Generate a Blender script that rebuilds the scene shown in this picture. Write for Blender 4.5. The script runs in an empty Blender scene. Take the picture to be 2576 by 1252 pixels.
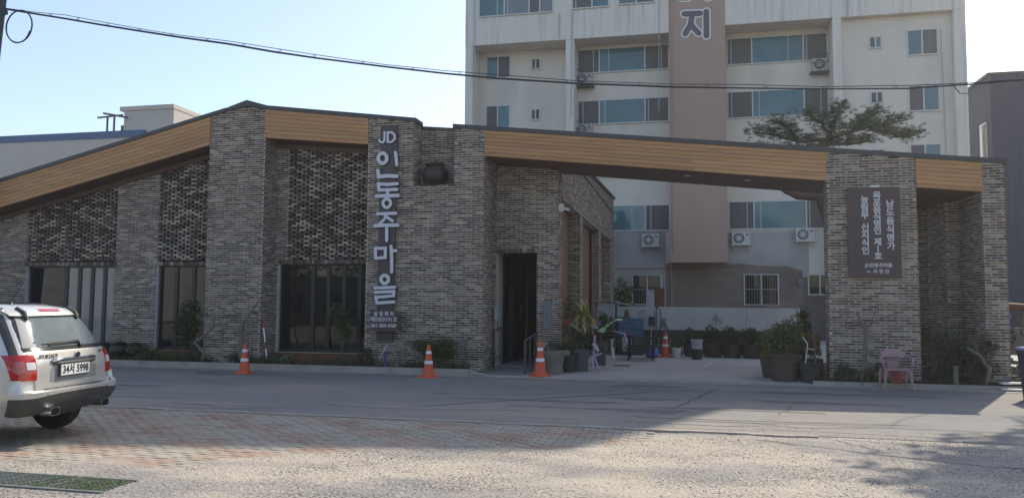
import bpy, math, random
from mathutils import Vector, Matrix
from mathutils.geometry import tessellate_polygon
S = bpy.context.scene
COL = S.collection
R = math.radians
rnd = random.Random(7)

# ------------------------------------------------------------------ camera, sky, sun, exposure
CAM_YAW, CAM_PITCH, CAM_ROLL, FPX, CAM_H = R(-12.5), R(3.9), .007, 1935., 1.75
f_ = Vector((math.sin(CAM_YAW)*math.cos(CAM_PITCH), math.cos(CAM_YAW)*math.cos(CAM_PITCH), math.sin(CAM_PITCH)))
r0_ = Vector((math.cos(CAM_YAW), -math.sin(CAM_YAW), 0)); u0_ = r0_.cross(f_)
r_ = r0_*math.cos(CAM_ROLL)+u0_*math.sin(CAM_ROLL); u_ = u0_*math.cos(CAM_ROLL)-r0_*math.sin(CAM_ROLL)
cam = bpy.data.cameras.new('camera'); cam.sensor_width = 36; cam.lens = 36*FPX/2576; cam.clip_end = 2000
co = bpy.data.objects.new('camera', cam); COL.objects.link(co)
M3 = Matrix((r_, u_, -f_)).transposed().to_4x4(); M3.translation = Vector((0, 0, CAM_H)); co.matrix_world = M3
S.camera = co
def atY(x, y, Y):            # a pixel of the 2576 px wide picture on the plane Y
    d = f_*FPX + r_*(x-1288) - u_*(y-626)
    return Vector((0, 0, CAM_H)) + d*(Y/d.y)

SUN_EL, SUN_AZ = R(46), R(26.5)      # azimuth clockwise from +Y
w = bpy.data.worlds.new('World'); S.world = w; w.use_nodes = True
nt = w.node_tree; bg = nt.nodes['Background']; sky = nt.nodes.new('ShaderNodeTexSky')
sky.sky_type = 'NISHITA'; sky.sun_disc = False; sky.sun_elevation = SUN_EL; sky.sun_rotation = SUN_AZ
sky.dust_density = 1.5; sky.air_density = 1.0; sky.ozone_density = 2.2
nt.links.new(sky.outputs[0], bg.inputs[0]); bg.inputs[1].default_value = 0.15
sl = bpy.data.lights.new('sun', 'SUN'); sl.energy = 3.2; sl.angle = R(.5); sl.color = (1, .95, .87)
so = bpy.data.objects.new('sun', sl); COL.objects.link(so)
sd = Vector((math.sin(SUN_AZ)*math.cos(SUN_EL), math.cos(SUN_AZ)*math.cos(SUN_EL), math.sin(SUN_EL)))
so.rotation_euler = sd.to_track_quat('Z', 'Y').to_euler(); so.location = (20, 40, 60)
S.view_settings.view_transform = 'Standard'; S.view_settings.look = 'None'; S.view_settings.gamma = 1
S.view_settings.exposure = 0.78; S.view_settings.use_curve_mapping = False
S.view_settings.use_white_balance = True; S.view_settings.white_balance_temperature = 7150; S.view_settings.white_balance_tint = 10

# ------------------------------------------------------------------ helpers
ORG = {}
def thing(name, label, cat, loc=(0, 0, 0), group=None):
    o = bpy.data.objects.new(name, None); COL.objects.link(o); o.location = loc; o.empty_display_size = .2
    o['label'] = label; o['category'] = cat
    if group: o['group'] = group
    ORG[o.name] = Vector(loc); return o
def tag(o, label, cat, group=None):
    o['label'] = label; o['category'] = cat
    if group: o['group'] = group
    return o
def copy_tree(o, parent=None):
    c = o.copy(); COL.objects.link(c)
    if parent: c.parent = parent
    for ch in o.children: copy_tree(ch, c)
    return c
def place(src, loc, rz=0, label=None, sc=None):
    c = copy_tree(src); c.location = loc; c.rotation_euler = (0, 0, rz)
    if sc: c.scale = (sc, sc, sc)
    if label: c['label'] = label
    return c
W1 = (1, 1, 1)
class MB:
    def __init__(s): s.v = []; s.f = []; s.c = []
    def add(s, vs, fs, col=W1):
        n = len(s.v); s.v += [tuple(v) for v in vs]
        for f in fs: s.f.append([n+i for i in f]); s.c.append(col)
    def box(s, x0, x1, y0, y1, z0, z1, col=W1):
        s.add([(x0, y0, z0), (x1, y0, z0), (x1, y1, z0), (x0, y1, z0), (x0, y0, z1), (x1, y0, z1), (x1, y1, z1), (x0, y1, z1)],
              [(3, 2, 1, 0), (4, 5, 6, 7), (0, 1, 5, 4), (1, 2, 6, 5), (2, 3, 7, 6), (3, 0, 4, 7)], col)
    def obox(s, c, sx, sy, sz, m, col=W1):
        vs = []
        for k in (-1, 1):
            for a, b in ((-1, -1), (1, -1), (1, 1), (-1, 1)): vs.append(Vector(c)+m @ Vector((a*sx/2, b*sy/2, k*sz/2)))
        s.add(vs, [(3, 2, 1, 0), (4, 5, 6, 7), (0, 1, 5, 4), (1, 2, 6, 5), (2, 3, 7, 6), (3, 0, 4, 7)], col)
    def beam(s, a, b, wd, ht, col=W1):
        a = Vector(a); b = Vector(b); d = b-a; m = d.to_track_quat('X', 'Z').to_matrix()
        s.obox((a+b)/2, d.length, wd, ht, m, col)
    def prism_xz(s, pts, y0, y1, col=W1):     # polygon in XZ (counter-clockwise seen from -Y), extruded y0..y1
        n = len(pts); vs = [(x, y0, z) for x, z in pts]+[(x, y1, z) for x, z in pts]
        s.add(vs, [tuple(range(n)), tuple(range(2*n-1, n-1, -1))]+[(i, i+n, (i+1) % n+n, (i+1) % n) for i in range(n)], col)
    def prism_yz(s, pts, x0, x1, col=W1):
        n = len(pts); vs = [(x1, y, z) for y, z in pts]+[(x0, y, z) for y, z in pts]
        s.add(vs, [tuple(range(n)), tuple(range(2*n-1, n-1, -1))]+[(i, i+n, (i+1) % n+n, (i+1) % n) for i in range(n)], col)
    def tube(s, pts, r, n=8, col=W1, flat=None, cap=True):
        pts = [Vector(p) for p in pts]; rs = r if isinstance(r, (list, tuple)) else [r]*len(pts)
        base = len(s.v); t0 = (pts[1]-pts[0]).normalized()
        up = Vector((0, 0, 1)) if abs(t0.z) < .9 else Vector((0, 1, 0))
        x = t0.cross(up).normalized()
        for i, p in enumerate(pts):
            t = (pts[min(i+1, len(pts)-1)]-pts[max(i-1, 0)])
            if t.length < 1e-9: t = t0
            t = t.normalized(); x = (x-t*x.dot(t)); x = x.normalized() if x.length > 1e-6 else t.orthogonal().normalized()
            y = t.cross(x)
            for k in range(n):
                a = 2*math.pi*k/n; s.v.append(tuple(p+x*math.cos(a)*rs[i]+y*math.sin(a)*rs[i]))
        for i in range(len(pts)-1):
            for k in range(n):
                a = base+i*n+k; b = base+i*n+(k+1) % n
                s.f.append([a, b, b+n, a+n]); s.c.append(col)
        if cap:
            s.f.append([base+k for k in reversed(range(n))]); s.c.append(col)
            s.f.append([base+(len(pts)-1)*n+k for k in range(n)]); s.c.append(col)
    def lathe(s, prof, c=(0, 0, 0), n=20, col=W1, sx=1, sy=1, m=None, wob=0):
        base = len(s.v)
        for r, z in prof:
            for k in range(n):
                a = 2*math.pi*k/n; q = 1+wob*math.sin(a*3+z*5)
                p = Vector((r*q*math.cos(a)*sx, r*q*math.sin(a)*sy, z))
                if m: p = m @ p
                s.v.append(tuple(p+Vector(c)))
        for i in range(len(prof)-1):
            for k in range(n):
                a = base+i*n+k; b = base+i*n+(k+1) % n
                s.f.append([a, b, b+n, a+n]); s.c.append(col)
        s.f.append([base+k for k in reversed(range(n))]); s.c.append(col)
        s.f.append([base+(len(prof)-1)*n+k for k in range(n)]); s.c.append(col)
    def leaf(s, p, d, nrm, L, wd, col):
        sd_ = d.cross(nrm)
        if sd_.length < 1e-5: return
        sd_ = sd_.normalized()*wd/2
        s.add([p, p+d*L*.45+sd_, p+d*L, p+d*L*.45-sd_], [(0, 1, 2, 3)], col)
    def build(s, name, mat, parent=None, smooth=False, kind=None, origin=None):
        o0 = ORG[parent.name] if parent else Vector(origin or (0, 0, 0))
        me = bpy.data.meshes.new(name)
        me.from_pydata([(v[0]-o0.x, v[1]-o0.y, v[2]-o0.z) for v in s.v], [], s.f)
        at = me.attributes.new('col', 'FLOAT_COLOR', 'FACE'); fl = []
        for c in s.c: fl += [c[0], c[1], c[2], 1]
        at.data.foreach_set('color', fl)
        me.materials.append(mat)
        if smooth: me.shade_smooth() if smooth is True else me.shade_auto_smooth(smooth) if hasattr(me, 'shade_auto_smooth') else None
        if smooth and smooth is not True:
            me.shade_smooth(); me.set_sharp_from_angle(angle=smooth)
        o = bpy.data.objects.new(name, me); COL.objects.link(o)
        if parent: o.parent = parent
        else: o.location = o0
        ORG[o.name] = o0
        if kind: o['kind'] = kind
        return o

def mat(name, base, rough=.8, var=.15, scale=4., bump=0., bscale=None, metal=0., attr=False, spec=.5, detail=6, stretch=(1, 1, 1), var2=0, scale2=.6, tint2=None, amt2=.5, coat=0, lo2=.45, hi2=.7, transl=0):
    m = bpy.data.materials.new(name); m.use_nodes = True; t = m.node_tree; N = t.nodes; Lk = t.links
    b = N['Principled BSDF']; b.inputs['Roughness'].default_value = rough; b.inputs['Metallic'].default_value = metal
    b.inputs['Specular IOR Level'].default_value = spec
    if coat: b.inputs['Coat Weight'].default_value = coat; b.inputs['Coat Roughness'].default_value = .05
    g = N.new('ShaderNodeNewGeometry'); mp = N.new('ShaderNodeMapping'); mp.inputs['Scale'].default_value = stretch
    Lk.new(g.outputs['Position'], mp.inputs['Vector'])
    rgb = N.new('ShaderNodeRGB'); rgb.outputs[0].default_value = (*base, 1); cur = rgb.outputs[0]
    if attr:
        a = N.new('ShaderNodeAttribute'); a.attribute_name = 'col'
        mx = N.new('ShaderNodeMix'); mx.data_type = 'RGBA'; mx.blend_type = 'MULTIPLY'; mx.inputs['Factor'].default_value = 1
        Lk.new(cur, mx.inputs[6]); Lk.new(a.outputs['Color'], mx.inputs[7]); cur = mx.outputs[2]
    if var:
        n = N.new('ShaderNodeTexNoise'); n.inputs['Scale'].default_value = scale; n.inputs['Detail'].default_value = detail; n.inputs['Roughness'].default_value = .65
        Lk.new(mp.outputs[0], n.inputs['Vector'])
        r = N.new('ShaderNodeMapRange'); r.inputs[1].default_value = .3; r.inputs[2].default_value = .7
        r.inputs[3].default_value = 1-var; r.inputs[4].default_value = 1+var
        Lk.new(n.outputs['Fac'], r.inputs[0])
        mx = N.new('ShaderNodeVectorMath'); mx.operation = 'SCALE'
        Lk.new(cur, mx.inputs[0]); Lk.new(r.outputs[0], mx.inputs['Scale']); cur = mx.outputs[0]
    if tint2:
        n = N.new('ShaderNodeTexNoise'); n.inputs['Scale'].default_value = scale2; n.inputs['Detail'].default_value = 5
        Lk.new(mp.outputs[0], n.inputs['Vector'])
        r = N.new('ShaderNodeMapRange'); r.inputs[1].default_value = lo2; r.inputs[2].default_value = hi2; r.inputs[4].default_value = amt2
        Lk.new(n.outputs['Fac'], r.inputs[0])
        mx = N.new('ShaderNodeMix'); mx.data_type = 'RGBA'
        Lk.new(r.outputs[0], mx.inputs['Factor']); Lk.new(cur, mx.inputs[6]); mx.inputs[7].default_value = (*tint2, 1); cur = mx.outputs[2]
    Lk.new(cur, b.inputs['Base Color'])
    if transl: 
        b.inputs['Subsurface Weight'].default_value = 0
    if bump:
        n = N.new('ShaderNodeTexNoise'); n.inputs['Scale'].default_value = bscale or scale*3; n.inputs['Detail'].default_value = 5
        Lk.new(mp.outputs[0], n.inputs['Vector'])
        bp = N.new('ShaderNodeBump'); bp.inputs['Strength'].default_value = bump; bp.inputs['Distance'].default_value = .02
        Lk.new(n.outputs['Fac'], bp.inputs['Height']); Lk.new(bp.outputs[0], b.inputs['Normal'])
    return m

M = {}
M['brick'] = mat('reclaimed_brick', W1, .9, .34, 20, .5, 60, attr=True, tint2=(.35, .295, .25), scale2=2.6, amt2=.5, lo2=.55, hi2=.74)
M['mortar'] = mat('grey_mortar', (.51, .455, .40), .95, .16, 18, .4, 50)
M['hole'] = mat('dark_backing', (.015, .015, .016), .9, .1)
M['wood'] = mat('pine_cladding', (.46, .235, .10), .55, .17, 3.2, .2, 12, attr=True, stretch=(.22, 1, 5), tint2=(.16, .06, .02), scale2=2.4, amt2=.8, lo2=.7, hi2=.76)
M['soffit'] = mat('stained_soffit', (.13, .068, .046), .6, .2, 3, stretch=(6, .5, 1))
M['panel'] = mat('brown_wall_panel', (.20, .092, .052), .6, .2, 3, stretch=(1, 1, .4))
M['flash'] = mat('dark_flashing', (.045, .042, .046), .45, .15, 3)
M['frame'] = mat('dark_bronze_frame', (.018, .015, .013), .4, .1)
M['white_frame'] = mat('white_pvc_frame', (.62, .62, .6), .5, .1)
M['greyline'] = mat('grey_aluminium', (.4, .42, .45), .4, .1)
M['glass_dark'] = mat('dark_glass', (.010, .012, .013), .03, 0, spec=.5)
M['glass_left'] = mat('pale_reflection_glass', (.16, .18, .19), .06, .15, 1.2, spec=.8, stretch=(1, 1, .5))  # reflection of a pale wall put into the base colour
M['glass_teal'] = mat('teal_glass', (.07, .165, .19), .1, .25, .8, spec=.6)
M['glass_grey'] = mat('insect_screen', (.115, .11, .108), .6, .08, 3)
M['glass_white'] = mat('milky_glass', (.45, .47, .46), .2, .1, 2)
M['apt'] = mat('apartment_paint', (.74, .69, .62), .9, .06, 1.5, .1, 30, tint2=(.44, .415, .38), scale2=1.3, amt2=.75, stretch=(4, 4, .22), lo2=.52, hi2=.76)
M['apt_in'] = mat('apartment_recess_paint', (.74, .67, .58), .9, .05, .8, tint2=(.58, .54, .49), scale2=.7, amt2=.6, stretch=(1.5, 1.5, .5))
M['pink'] = mat('pinkish_paint', (.44, .305, .245), .9, .05, .6, tint2=(.42, .31, .26), scale2=.6, amt2=.5, stretch=(2, 2, .5))
M['aptlow'] = mat('ground_floor_paint', (.41, .40, .385), .9, .1, 1.2, tint2=(.25, .225, .2), scale2=.7, amt2=.5)
M['brownpaint'] = mat('brown_peeling_paint', (.235, .185, .155), .9, .15, 1.5, tint2=(.15, .115, .095), scale2=.7, amt2=.6)
M['whitewall'] = mat('stained_whitewash', (.54, .54, .52), .9, .08, 2.5, .2, 20, tint2=(.07, .075, .08), scale2=2.2, amt2=.8, lo2=.6, hi2=.72, stretch=(1, 1, .8))
M['stone'] = mat('dark_stone_base', (.075, .07, .06), .95, .3, 6, .6, 15)
M['asphalt'] = mat('road_asphalt', (.20, .196, .19), .92, .14, 14, .5, 140, tint2=(.31, .265, .22), scale2=.55, amt2=.75, lo2=.42, hi2=.7, stretch=(.35, 1, 1))
M['concrete'] = mat('lot_concrete', (.37, .355, .34), .9, .08, 2.5, .15, 60, tint2=(.29, .28, .27), scale2=.6, amt2=.7)
M['kerb'] = mat('kerb_concrete', (.36, .32, .275), .95, .16, 3, .3, 60, tint2=(.26, .23, .19), scale2=1.3, amt2=.6)
M['soil'] = mat('bed_soil', (.085, .055, .036), 1, .3, 8, .6, 40)
M['rust'] = mat('rusty_plinth', (.15, .065, .03), .9, .25, 3, .2, 20, tint2=(.07, .05, .035), scale2=2, amt2=.7)
M['paver'] = mat('paving_block', W1, .95, .1, 8, .35, 90, attr=True, tint2=(.36, .315, .255), scale2=1.6, amt2=.75, lo2=.38, hi2=.7)
M['joint'] = mat('paver_joint', (.13, .10, .07), 1, .2, 10)
M['pebble'] = mat('loose_pebble', W1, .9, .15, 60, attr=True)
M['leaf'] = mat('leaf', W1, .55, .12, 5, attr=True, spec=.4)
M['bark'] = mat('bark', (.12, .085, .06), .95, .3, 12, .6, 40, stretch=(1, 1, .4))
M['bark_pale'] = mat('pale_bark', (.17, .14, .115), .95, .25, 12, .5, 40)
M['silver'] = mat('silver_car_paint', (.62, .60, .56), .28, .03, 3, metal=.4, coat=.6)
M['blackplastic'] = mat('dark_grey_plastic', (.05, .05, .047), .5, .06, 20)
M['carglass'] = mat('car_glass', (.035, .045, .05), .03, 0, spec=1.0, coat=.5)
M['rearglass'] = mat('rear_sky_reflection_glass', (.15, .18, .19), .05, .15, 1.5, spec=.9, coat=.5)  # lighter than the other car glass: reflected sky painted into the base
M['blackgloss'] = mat('black_gloss', (.03, .03, .028), .15, 0, spec=.6)
M['chrome'] = mat('chrome', (.7, .7, .7), .12, 0, metal=1)
M['redlens'] = mat('red_lens', (.40, .012, .01), .12, .1, 10, coat=.6)
M['clearlens'] = mat('clear_lens', (.6, .58, .56), .1, .1, 20, coat=.5)
M['rubber'] = mat('tyre_rubber', (.022, .022, .022), .85, .1, 20)
M['bar'] = mat('dull_steel_bar', (.22, .23, .24), .6, .1)
M['black'] = mat('black_paint', (.012, .012, .014), .5, 0)
M['white'] = mat('white_paint', (.72, .72, .70), .5, .04, 8)
M['cone'] = mat('cone_plastic', (.62, .085, .025), .5, .08, 10)
M['letter'] = mat('lavender_letter', (.60, .58, .64), .6, .05, 10)
M['signboard'] = mat('dark_signboard', (.062, .045, .05), .5, .06, 5)
M['signbrown'] = mat('maroon_signboard', (.08, .047, .048), .55, .05, 3)
M['signlet'] = mat('sign_lettering', (.55, .54, .56), .6, 0)
M['steel'] = mat('dark_steel', (.07, .07, .075), .5, .1, 10)
M['galv'] = mat('galvanised_grate', (.17, .19, .18), .6, .15, 10, metal=.2)
M['potblack'] = mat('black_plant_pot', (.04, .036, .036), .6, .1, 10)
M['potbrown'] = mat('brown_rubber_tub', (.075, .05, .042), .7, .1, 10)
M['potgrey'] = mat('grey_planter', (.085, .088, .095), .7, .06, 10)
M['mortarstone'] = mat('granite_mortar', (.19, .165, .135), .95, .2, 15, .5, 60)
M['jar'] = mat('glazed_jar', (.028, .017, .013), .45, .3, 8, tint2=(.12, .03, .015), scale2=4, amt2=.6, lo2=.6, hi2=.75)
M['chairpink'] = mat('faded_pink_plastic', (.36, .21, .22), .5, .1, 8)
M['stoolred'] = mat('red_plastic', (.32, .045, .04), .5, .1)
M['blue'] = mat('blue_crate_plastic', (.045, .14, .27), .5, .1, 10)
M['box'] = mat('white_foam_box', (.42, .43, .46), .8, .08, 6)
M['cardboard'] = mat('cardboard', (.2, .13, .08), .9, .1, 6)
M['woodold'] = mat('weathered_dark_wood', (.04, .032, .032), .8, .3, 6, stretch=(1, 1, 1))
M['planter'] = mat('wooden_planter', (.16, .075, .035), .8, .2, 3)
M['metalwall'] = mat('blue_grey_cladding', (.03, .042, .085), .85, .08, .5, stretch=(.3, .3, 1))
M['farwall'] = mat('grey_far_wall', (.52, .475, .43), .9, .05, .3)
M['bluestrip'] = mat('blue_roof_strip', (.025, .085, .21), .5, .1)
M['cable'] = mat('cable_black', (.02, .024, .04), .6, 0)
M['acwhite'] = mat('ac_white', (.55, .55, .52), .5, .08, 5)
M['ribbonpink'] = mat('pink_ribbon', (.40, .26, .34), .6, .1, 8)
M['ribbonwhite'] = mat('white_ribbon', (.42, .41, .4), .6, .1, 8)
M['ribbongreen'] = mat('lime_ribbon', (.38, .6, .25), .6, .2, 15)
M['flower'] = mat('flower', W1, .6, .1, 10, attr=True)
M['yellowline'] = mat('white_road_line', (.42, .42, .42), .9, .15, 10)
# ------------------------------------------------------------------ ground
def yard_material():
    m = bpy.data.materials.new('gravelly_asphalt'); m.use_nodes = True; t = m.node_tree; N = t.nodes; Lk = t.links
    b = N['Principled BSDF']; b.inputs['Roughness'].default_value = .95
    g = N.new('ShaderNodeNewGeometry')
    def noise(sc, det=4, st=None, rough=.6):
        n = N.new('ShaderNodeTexNoise'); n.inputs['Scale'].default_value = sc; n.inputs['Detail'].default_value = det; n.inputs['Roughness'].default_value = rough
        if st:
            mp = N.new('ShaderNodeMapping'); mp.inputs['Scale'].default_value = st; Lk.new(g.outputs['Position'], mp.inputs[0]); Lk.new(mp.outputs[0], n.inputs['Vector'])
        else: Lk.new(g.outputs['Position'], n.inputs['Vector'])
        return n.outputs['Fac']
    def rng(s, a, b_, c=0, d=1):
        r = N.new('ShaderNodeMapRange'); r.inputs[1].default_value = a; r.inputs[2].default_value = b_; r.inputs[3].default_value = c; r.inputs[4].default_value = d
        Lk.new(s, r.inputs[0]); return r.outputs[0]
    def mix(fac, a, c):
        x = N.new('ShaderNodeMix'); x.data_type = 'RGBA'; Lk.new(fac, x.inputs[0])
        for sck, v in ((x.inputs[6], a), (x.inputs[7], c)):
            if isinstance(v, tuple): sck.default_value = (*v, 1)
            else: Lk.new(v, sck)
        return x.outputs[2]
    c = mix(rng(noise(.55, 5, (.5, 1, 1)), .45, .58), (.39, .345, .285), (.235, .22, .205))   # dusty / greyer wheel-worn
    c = mix(rng(noise(.8, 3), .64, .74, 0, .6), c, (.44, .34, .2))                               # sandy patches
    v = N.new('ShaderNodeTexVoronoi'); v.inputs['Scale'].default_value = 55; Lk.new(g.outputs['Position'], v.inputs['Vector'])
    v2 = N.new('ShaderNodeTexVoronoi'); v2.inputs['Scale'].default_value = 24; Lk.new(g.outputs['Position'], v2.inputs['Vector'])
    dens = rng(noise(1.3, 5, (.55, 1, 1)), .40, .60, .15, 1)
    sp = rng(noise(30, 4), .47, .56)
    mm = N.new('ShaderNodeMath'); mm.operation = 'MULTIPLY'; Lk.new(dens, mm.inputs[0]); Lk.new(sp, mm.inputs[1])
    m3 = N.new('ShaderNodeMath'); m3.operation = 'MULTIPLY'; m3.inputs[1].default_value = .85; Lk.new(mm.outputs[0], m3.inputs[0])
    c = mix(m3.outputs[0], c, (.085, .078, .072))
    wv = N.new('ShaderNodeSeparateColor'); Lk.new(v.outputs['Color'], wv.inputs[0])
    c = mix(rng(wv.outputs[0], .86, .95, 0, .55), c, (.5, .47, .42))
    Lk.new(c, b.inputs['Base Color'])
    bp = N.new('ShaderNodeBump'); bp.inputs['Strength'].default_value = .9; bp.inputs['Distance'].default_value = .012
    ad = N.new('ShaderNodeMath'); ad.operation = 'ADD'; Lk.new(noise(45, 4), ad.inputs[0]); Lk.new(v2.outputs['Distance'], ad.inputs[1])
    Lk.new(ad.outputs[0], bp.inputs['Height']); Lk.new(bp.outputs[0], b.inputs['Normal'])
    return m
M['yard'] = yard_material()

def sheet(name, mt, x0, x1, y0, y1, zf, dx=.5, dy=.5, kind='structure'):
    nx = max(1, int((x1-x0)/dx)); ny = max(1, int((y1-y0)/dy)); mb = MB()
    for j in range(ny+1):
        for i in range(nx+1):
            x = x0+(x1-x0)*i/nx; y = y0+(y1-y0)*j/ny; mb.v.append((x, y, zf(x, y)))
    for j in range(ny):
        for i in range(nx):
            a = j*(nx+1)+i; mb.f.append([a, a+1, a+nx+2, a+nx+1]); mb.c.append(W1)
    return mb.build(name, mt, kind=kind, smooth=True)
def vn(x, y):
    return math.sin(x*1.3+y*.7)*.5+math.sin(x*2.9-y*2.3+1)*.3+math.sin(x*.6+y*4.1+2)*.25+math.sin(x*5.3+y*3.7)*.15
GZ = -.08
ground = sheet('ground', M['soil'], -250, 250, -150, 350, lambda x, y: -.16, 100, 100)
PAVX0, PAVX1, PAVY0, PAVY1 = -13.5, -.4, 5.4, 11.36
def yz(x, y):
    # the loose asphalt thins out over the paving to the left
    edge = (x+5.6) - 2.1*(y-8.4) + .9*vn(x, y)+.5*vn(x*3.1, y*2.7)
    k = max(0, min(1, .5+edge/2.6))
    if x < PAVX0 or y < PAVY0-.2: k = max(k, 1) if y < 5.6+.25*vn(x*2, 3) else k
    if y > 11.3: k = 1
    return GZ-.03+.036*k
yard = sheet('ground_yard', M['yard'], -14, 9, 3.2, 11.4, yz, .1, .1)
yard2 = sheet('ground_forecourt', M['yard'], -40, 40, -14, 3.2, lambda x, y: GZ+.006, 5, 5)
yard3 = sheet('ground_yard_side', M['yard'], 9, 40, 3.2, 11.4, lambda x, y: GZ+.006, 5, 5)
yard4 = sheet('ground_yard_far', M['yard'], -40, -14, 3.2, 11.4, lambda x, y: GZ+.006, 5, 5)
road = sheet('road', M['asphalt'], -60, 60, 11.4, 17.5, lambda x, y: GZ+.012+.05*(y-11.4)/6.1, 10, 1)
gutter = sheet('road_gutter', M['kerb'], -60, 40, 17.44, 17.86, lambda x, y: -.012, 10, .4)
lot = MB(); lot.box(-4.9, 2.75, 17.86, 27.2, -.15, .0); lot.box(-3.2, 9, 27.2, 37, -.15, -.004)
lot = lot.build('lot_pavement', M['concrete'], kind='structure')
linem = MB()
for x0, y0, x1, y1, wd in ((.55, 22.0, .78, 23.6, .1), (-2.6, 22.2, -2.2, 23.1, .07)):
    linem.add([(x0, y0, .004), (x0+wd, y0, .004), (x1+wd, y1, .004), (x1, y1, .004)], [(0, 1, 2, 3)])
linem.build('lot_marking', M['yellowline'], lot, kind='structure')
# thin tar-filled cracks and tyre marks in the road and yard
ck = MB()
def crack(pts, wd, z):
    for (xa, ya), (xb, yb) in zip(pts, pts[1:]):
        d = Vector((xb-xa, yb-ya)); n = Vector((-d.y, d.x)).normalized()*wd/2
        ck.add([(xa-n.x, ya-n.y, z), (xb-n.x, yb-n.y, z+.0003), (xb+n.x, yb+n.y, z+.0003), (xa+n.x, ya+n.y, z)], [(0, 1, 2, 3)])
def wig(a, b, n=14, amp=.05):
    return [(a[0]+(b[0]-a[0])*i/n+rnd.uniform(-amp, amp), a[1]+(b[1]-a[1])*i/n+rnd.uniform(-amp, amp)) for i in range(n+1)]
def rz(y): return GZ+.012+.05*(y-11.4)/6.1+.004
for a, b, wd in (((-4.6, 12.6), (-.2, 16.1), .05), ((-3.2, 14.6), (-.6, 16.2), .035), ((-.2, 16.1), (3.0, 16.3), .04), ((-.3, 13.0), (.6, 16.4), .04), ((1.5, 13.2), (2.1, 15.2), .02)):
    pts = wig(a, b)
    for p, q in zip(pts, pts[1:]): crack([p, q], wd*rnd.uniform(.5, 1.2), rz(max(p[1], q[1])))
for a, b, wd in (((1.0, 10.9), (3.0, 9.9), .035), ((3.0, 9.9), (5.4, 9.4), .03), ((2.1, 11.2), (4.8, 10.7), .02), ((1.9, 11.3), (2.4, 10.5), .02)):
    pts = wig(a, b, amp=.03)
    for p, q in zip(pts, pts[1:]): crack([p, q], wd*rnd.uniform(.5, 1.2), GZ+.011)
ck.build('road_cracks', mat('tar_crack', (.10, .095, .09), .9, .2, 10), kind='structure')
# worn darker patches and dusty tyre lanes on the road
rp = MB(); rq = MB()
def blob(mb, cx_, cy_, rx, ry, z, n=26, wb=.25):
    ph = rnd.uniform(0, 6); pts = []
    for k in range(n):
        a = 2*math.pi*k/n; q = 1+wb*math.sin(3*a+ph)+wb*.6*math.sin(7*a+ph*2)+rnd.uniform(-.06, .06); pts.append((cx_+rx*q*math.cos(a), cy_+ry*q*math.sin(a)))
    mb.add([(cx_, cy_, rz(cy_)+z)]+[(x, y, rz(y)+z) for x, y in pts], [(0, k+1, (k+1) % n+1) for k in range(n)])
for k in range(16): blob(rp, rnd.uniform(-13, 8), rnd.uniform(13.2, 17), rnd.uniform(.3, 1.5), rnd.uniform(.05, .22), -.0015+.0002*k)
for k in range(22): blob(rq, rnd.uniform(-13, 8), rnd.uniform(11.6, 12.8), rnd.uniform(.4, 1.6), rnd.uniform(.04, .16), -.0015+.0002*k-.0001)
rp.build('road_stains', mat('worn_asphalt', (.155, .145, .14), .9, .2, 12, .4, 120), kind='structure'); rq.build('road_dust', mat('dusty_asphalt', (.27, .245, .21), .95, .2, 20, .5, 120), kind='structure')
# a raised strip where paving meets road
ed = MB(); pts = [(-13.5+i*.3, 11.38+.02*math.sin(i)) for i in range(52)]
for (xa, ya), (xb, yb) in zip(pts, pts[1:]): ed.box(xa, xb, ya-.045+rnd.uniform(-.008, .008), ya+.05, -.14, GZ+.018+rnd.uniform(-.003, .004))
ed.build('paving_edge', M['kerb'], kind='structure')
# paving: base, checkered blocks (nearest 300 are objects), the rest joined
pav = sheet('paving', M['joint'], PAVX0, PAVX1, PAVY0, PAVY1, lambda x, y: GZ-.022, 1, 1)
CELLX, CELLY, BX, BY = .92, .66, .23, .11
blocks = []
ny = int((PAVY1-PAVY0)/BY); nx = int((PAVX1-PAVX0)/BX)
for j in range(ny):
    y0 = PAVY0+j*BY
    for i in range(nx+1):
        x0 = PAVX0+i*BX-(BX/2 if j % 2 else 0)
        if yz(x0+BX/2, y0) > GZ+.0035: continue
        cx_ = int(math.floor((x0-.8*(0)+BX/2+.05)/CELLX)); cy_ = int(math.floor((y0+.02)/CELLY))
        red = (cx_+cy_) % 2 == 0
        blocks.append((x0, y0, red))
PCOL = {True: [(.305, .218, .172), (.29, .202, .155), (.32, .232, .186), (.275, .193, .15)], False: [(.31, .285, .235), (.29, .268, .225), (.325, .30, .25), (.275, .252, .21)]}
def paver_mesh(mb, x, y, z, col, wv=.012):
    # a block with a wavy long side, chamfered
    a = .006; n = 4; tp = []; bt = []
    lo = [(x+.005+(BX-.01)*k/n, y+.004+(wv if k in (1, 2) else 0)) for k in range(n+1)]
    hi = [(x+.005+(BX-.01)*k/n, y+BY-.004+(wv if k in (1, 2) else 0)) for k in range(n, -1, -1)]
    rg = lo+hi; m = len(rg); cxx = x+BX/2; cyy = y+BY/2
    vs = [(cxx+(p-cxx)*.955, cyy+(q-cyy)*.93, z) for p, q in rg]+[(p, q, z-.008) for p, q in rg]+[(p, q, z-.03) for p, q in rg]
    fs = [tuple(range(m))]+[(i, i+m, (i+1) % m+m, (i+1) % m) for i in range(m)]+[(i+m, i+2*m, (i+1) % m+2*m, (i+1) % m+m) for i in range(m)]
    fs = [fs[0]]+[tuple(reversed(q)) for q in fs[1:]] if False else fs
    mb.add(vs, fs, col)
def vis(x, y):
    D = x*f_.x+y*f_.y; px = (x*r_.x+y*r_.y)/D*FPX+1288; py = 626-((-CAM_H)*u_.z+x*u_.x+y*u_.y)/D*FPX
    return -30 < px < 2600 and py < 1270 and not (px < 240 and py < 1105)
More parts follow.
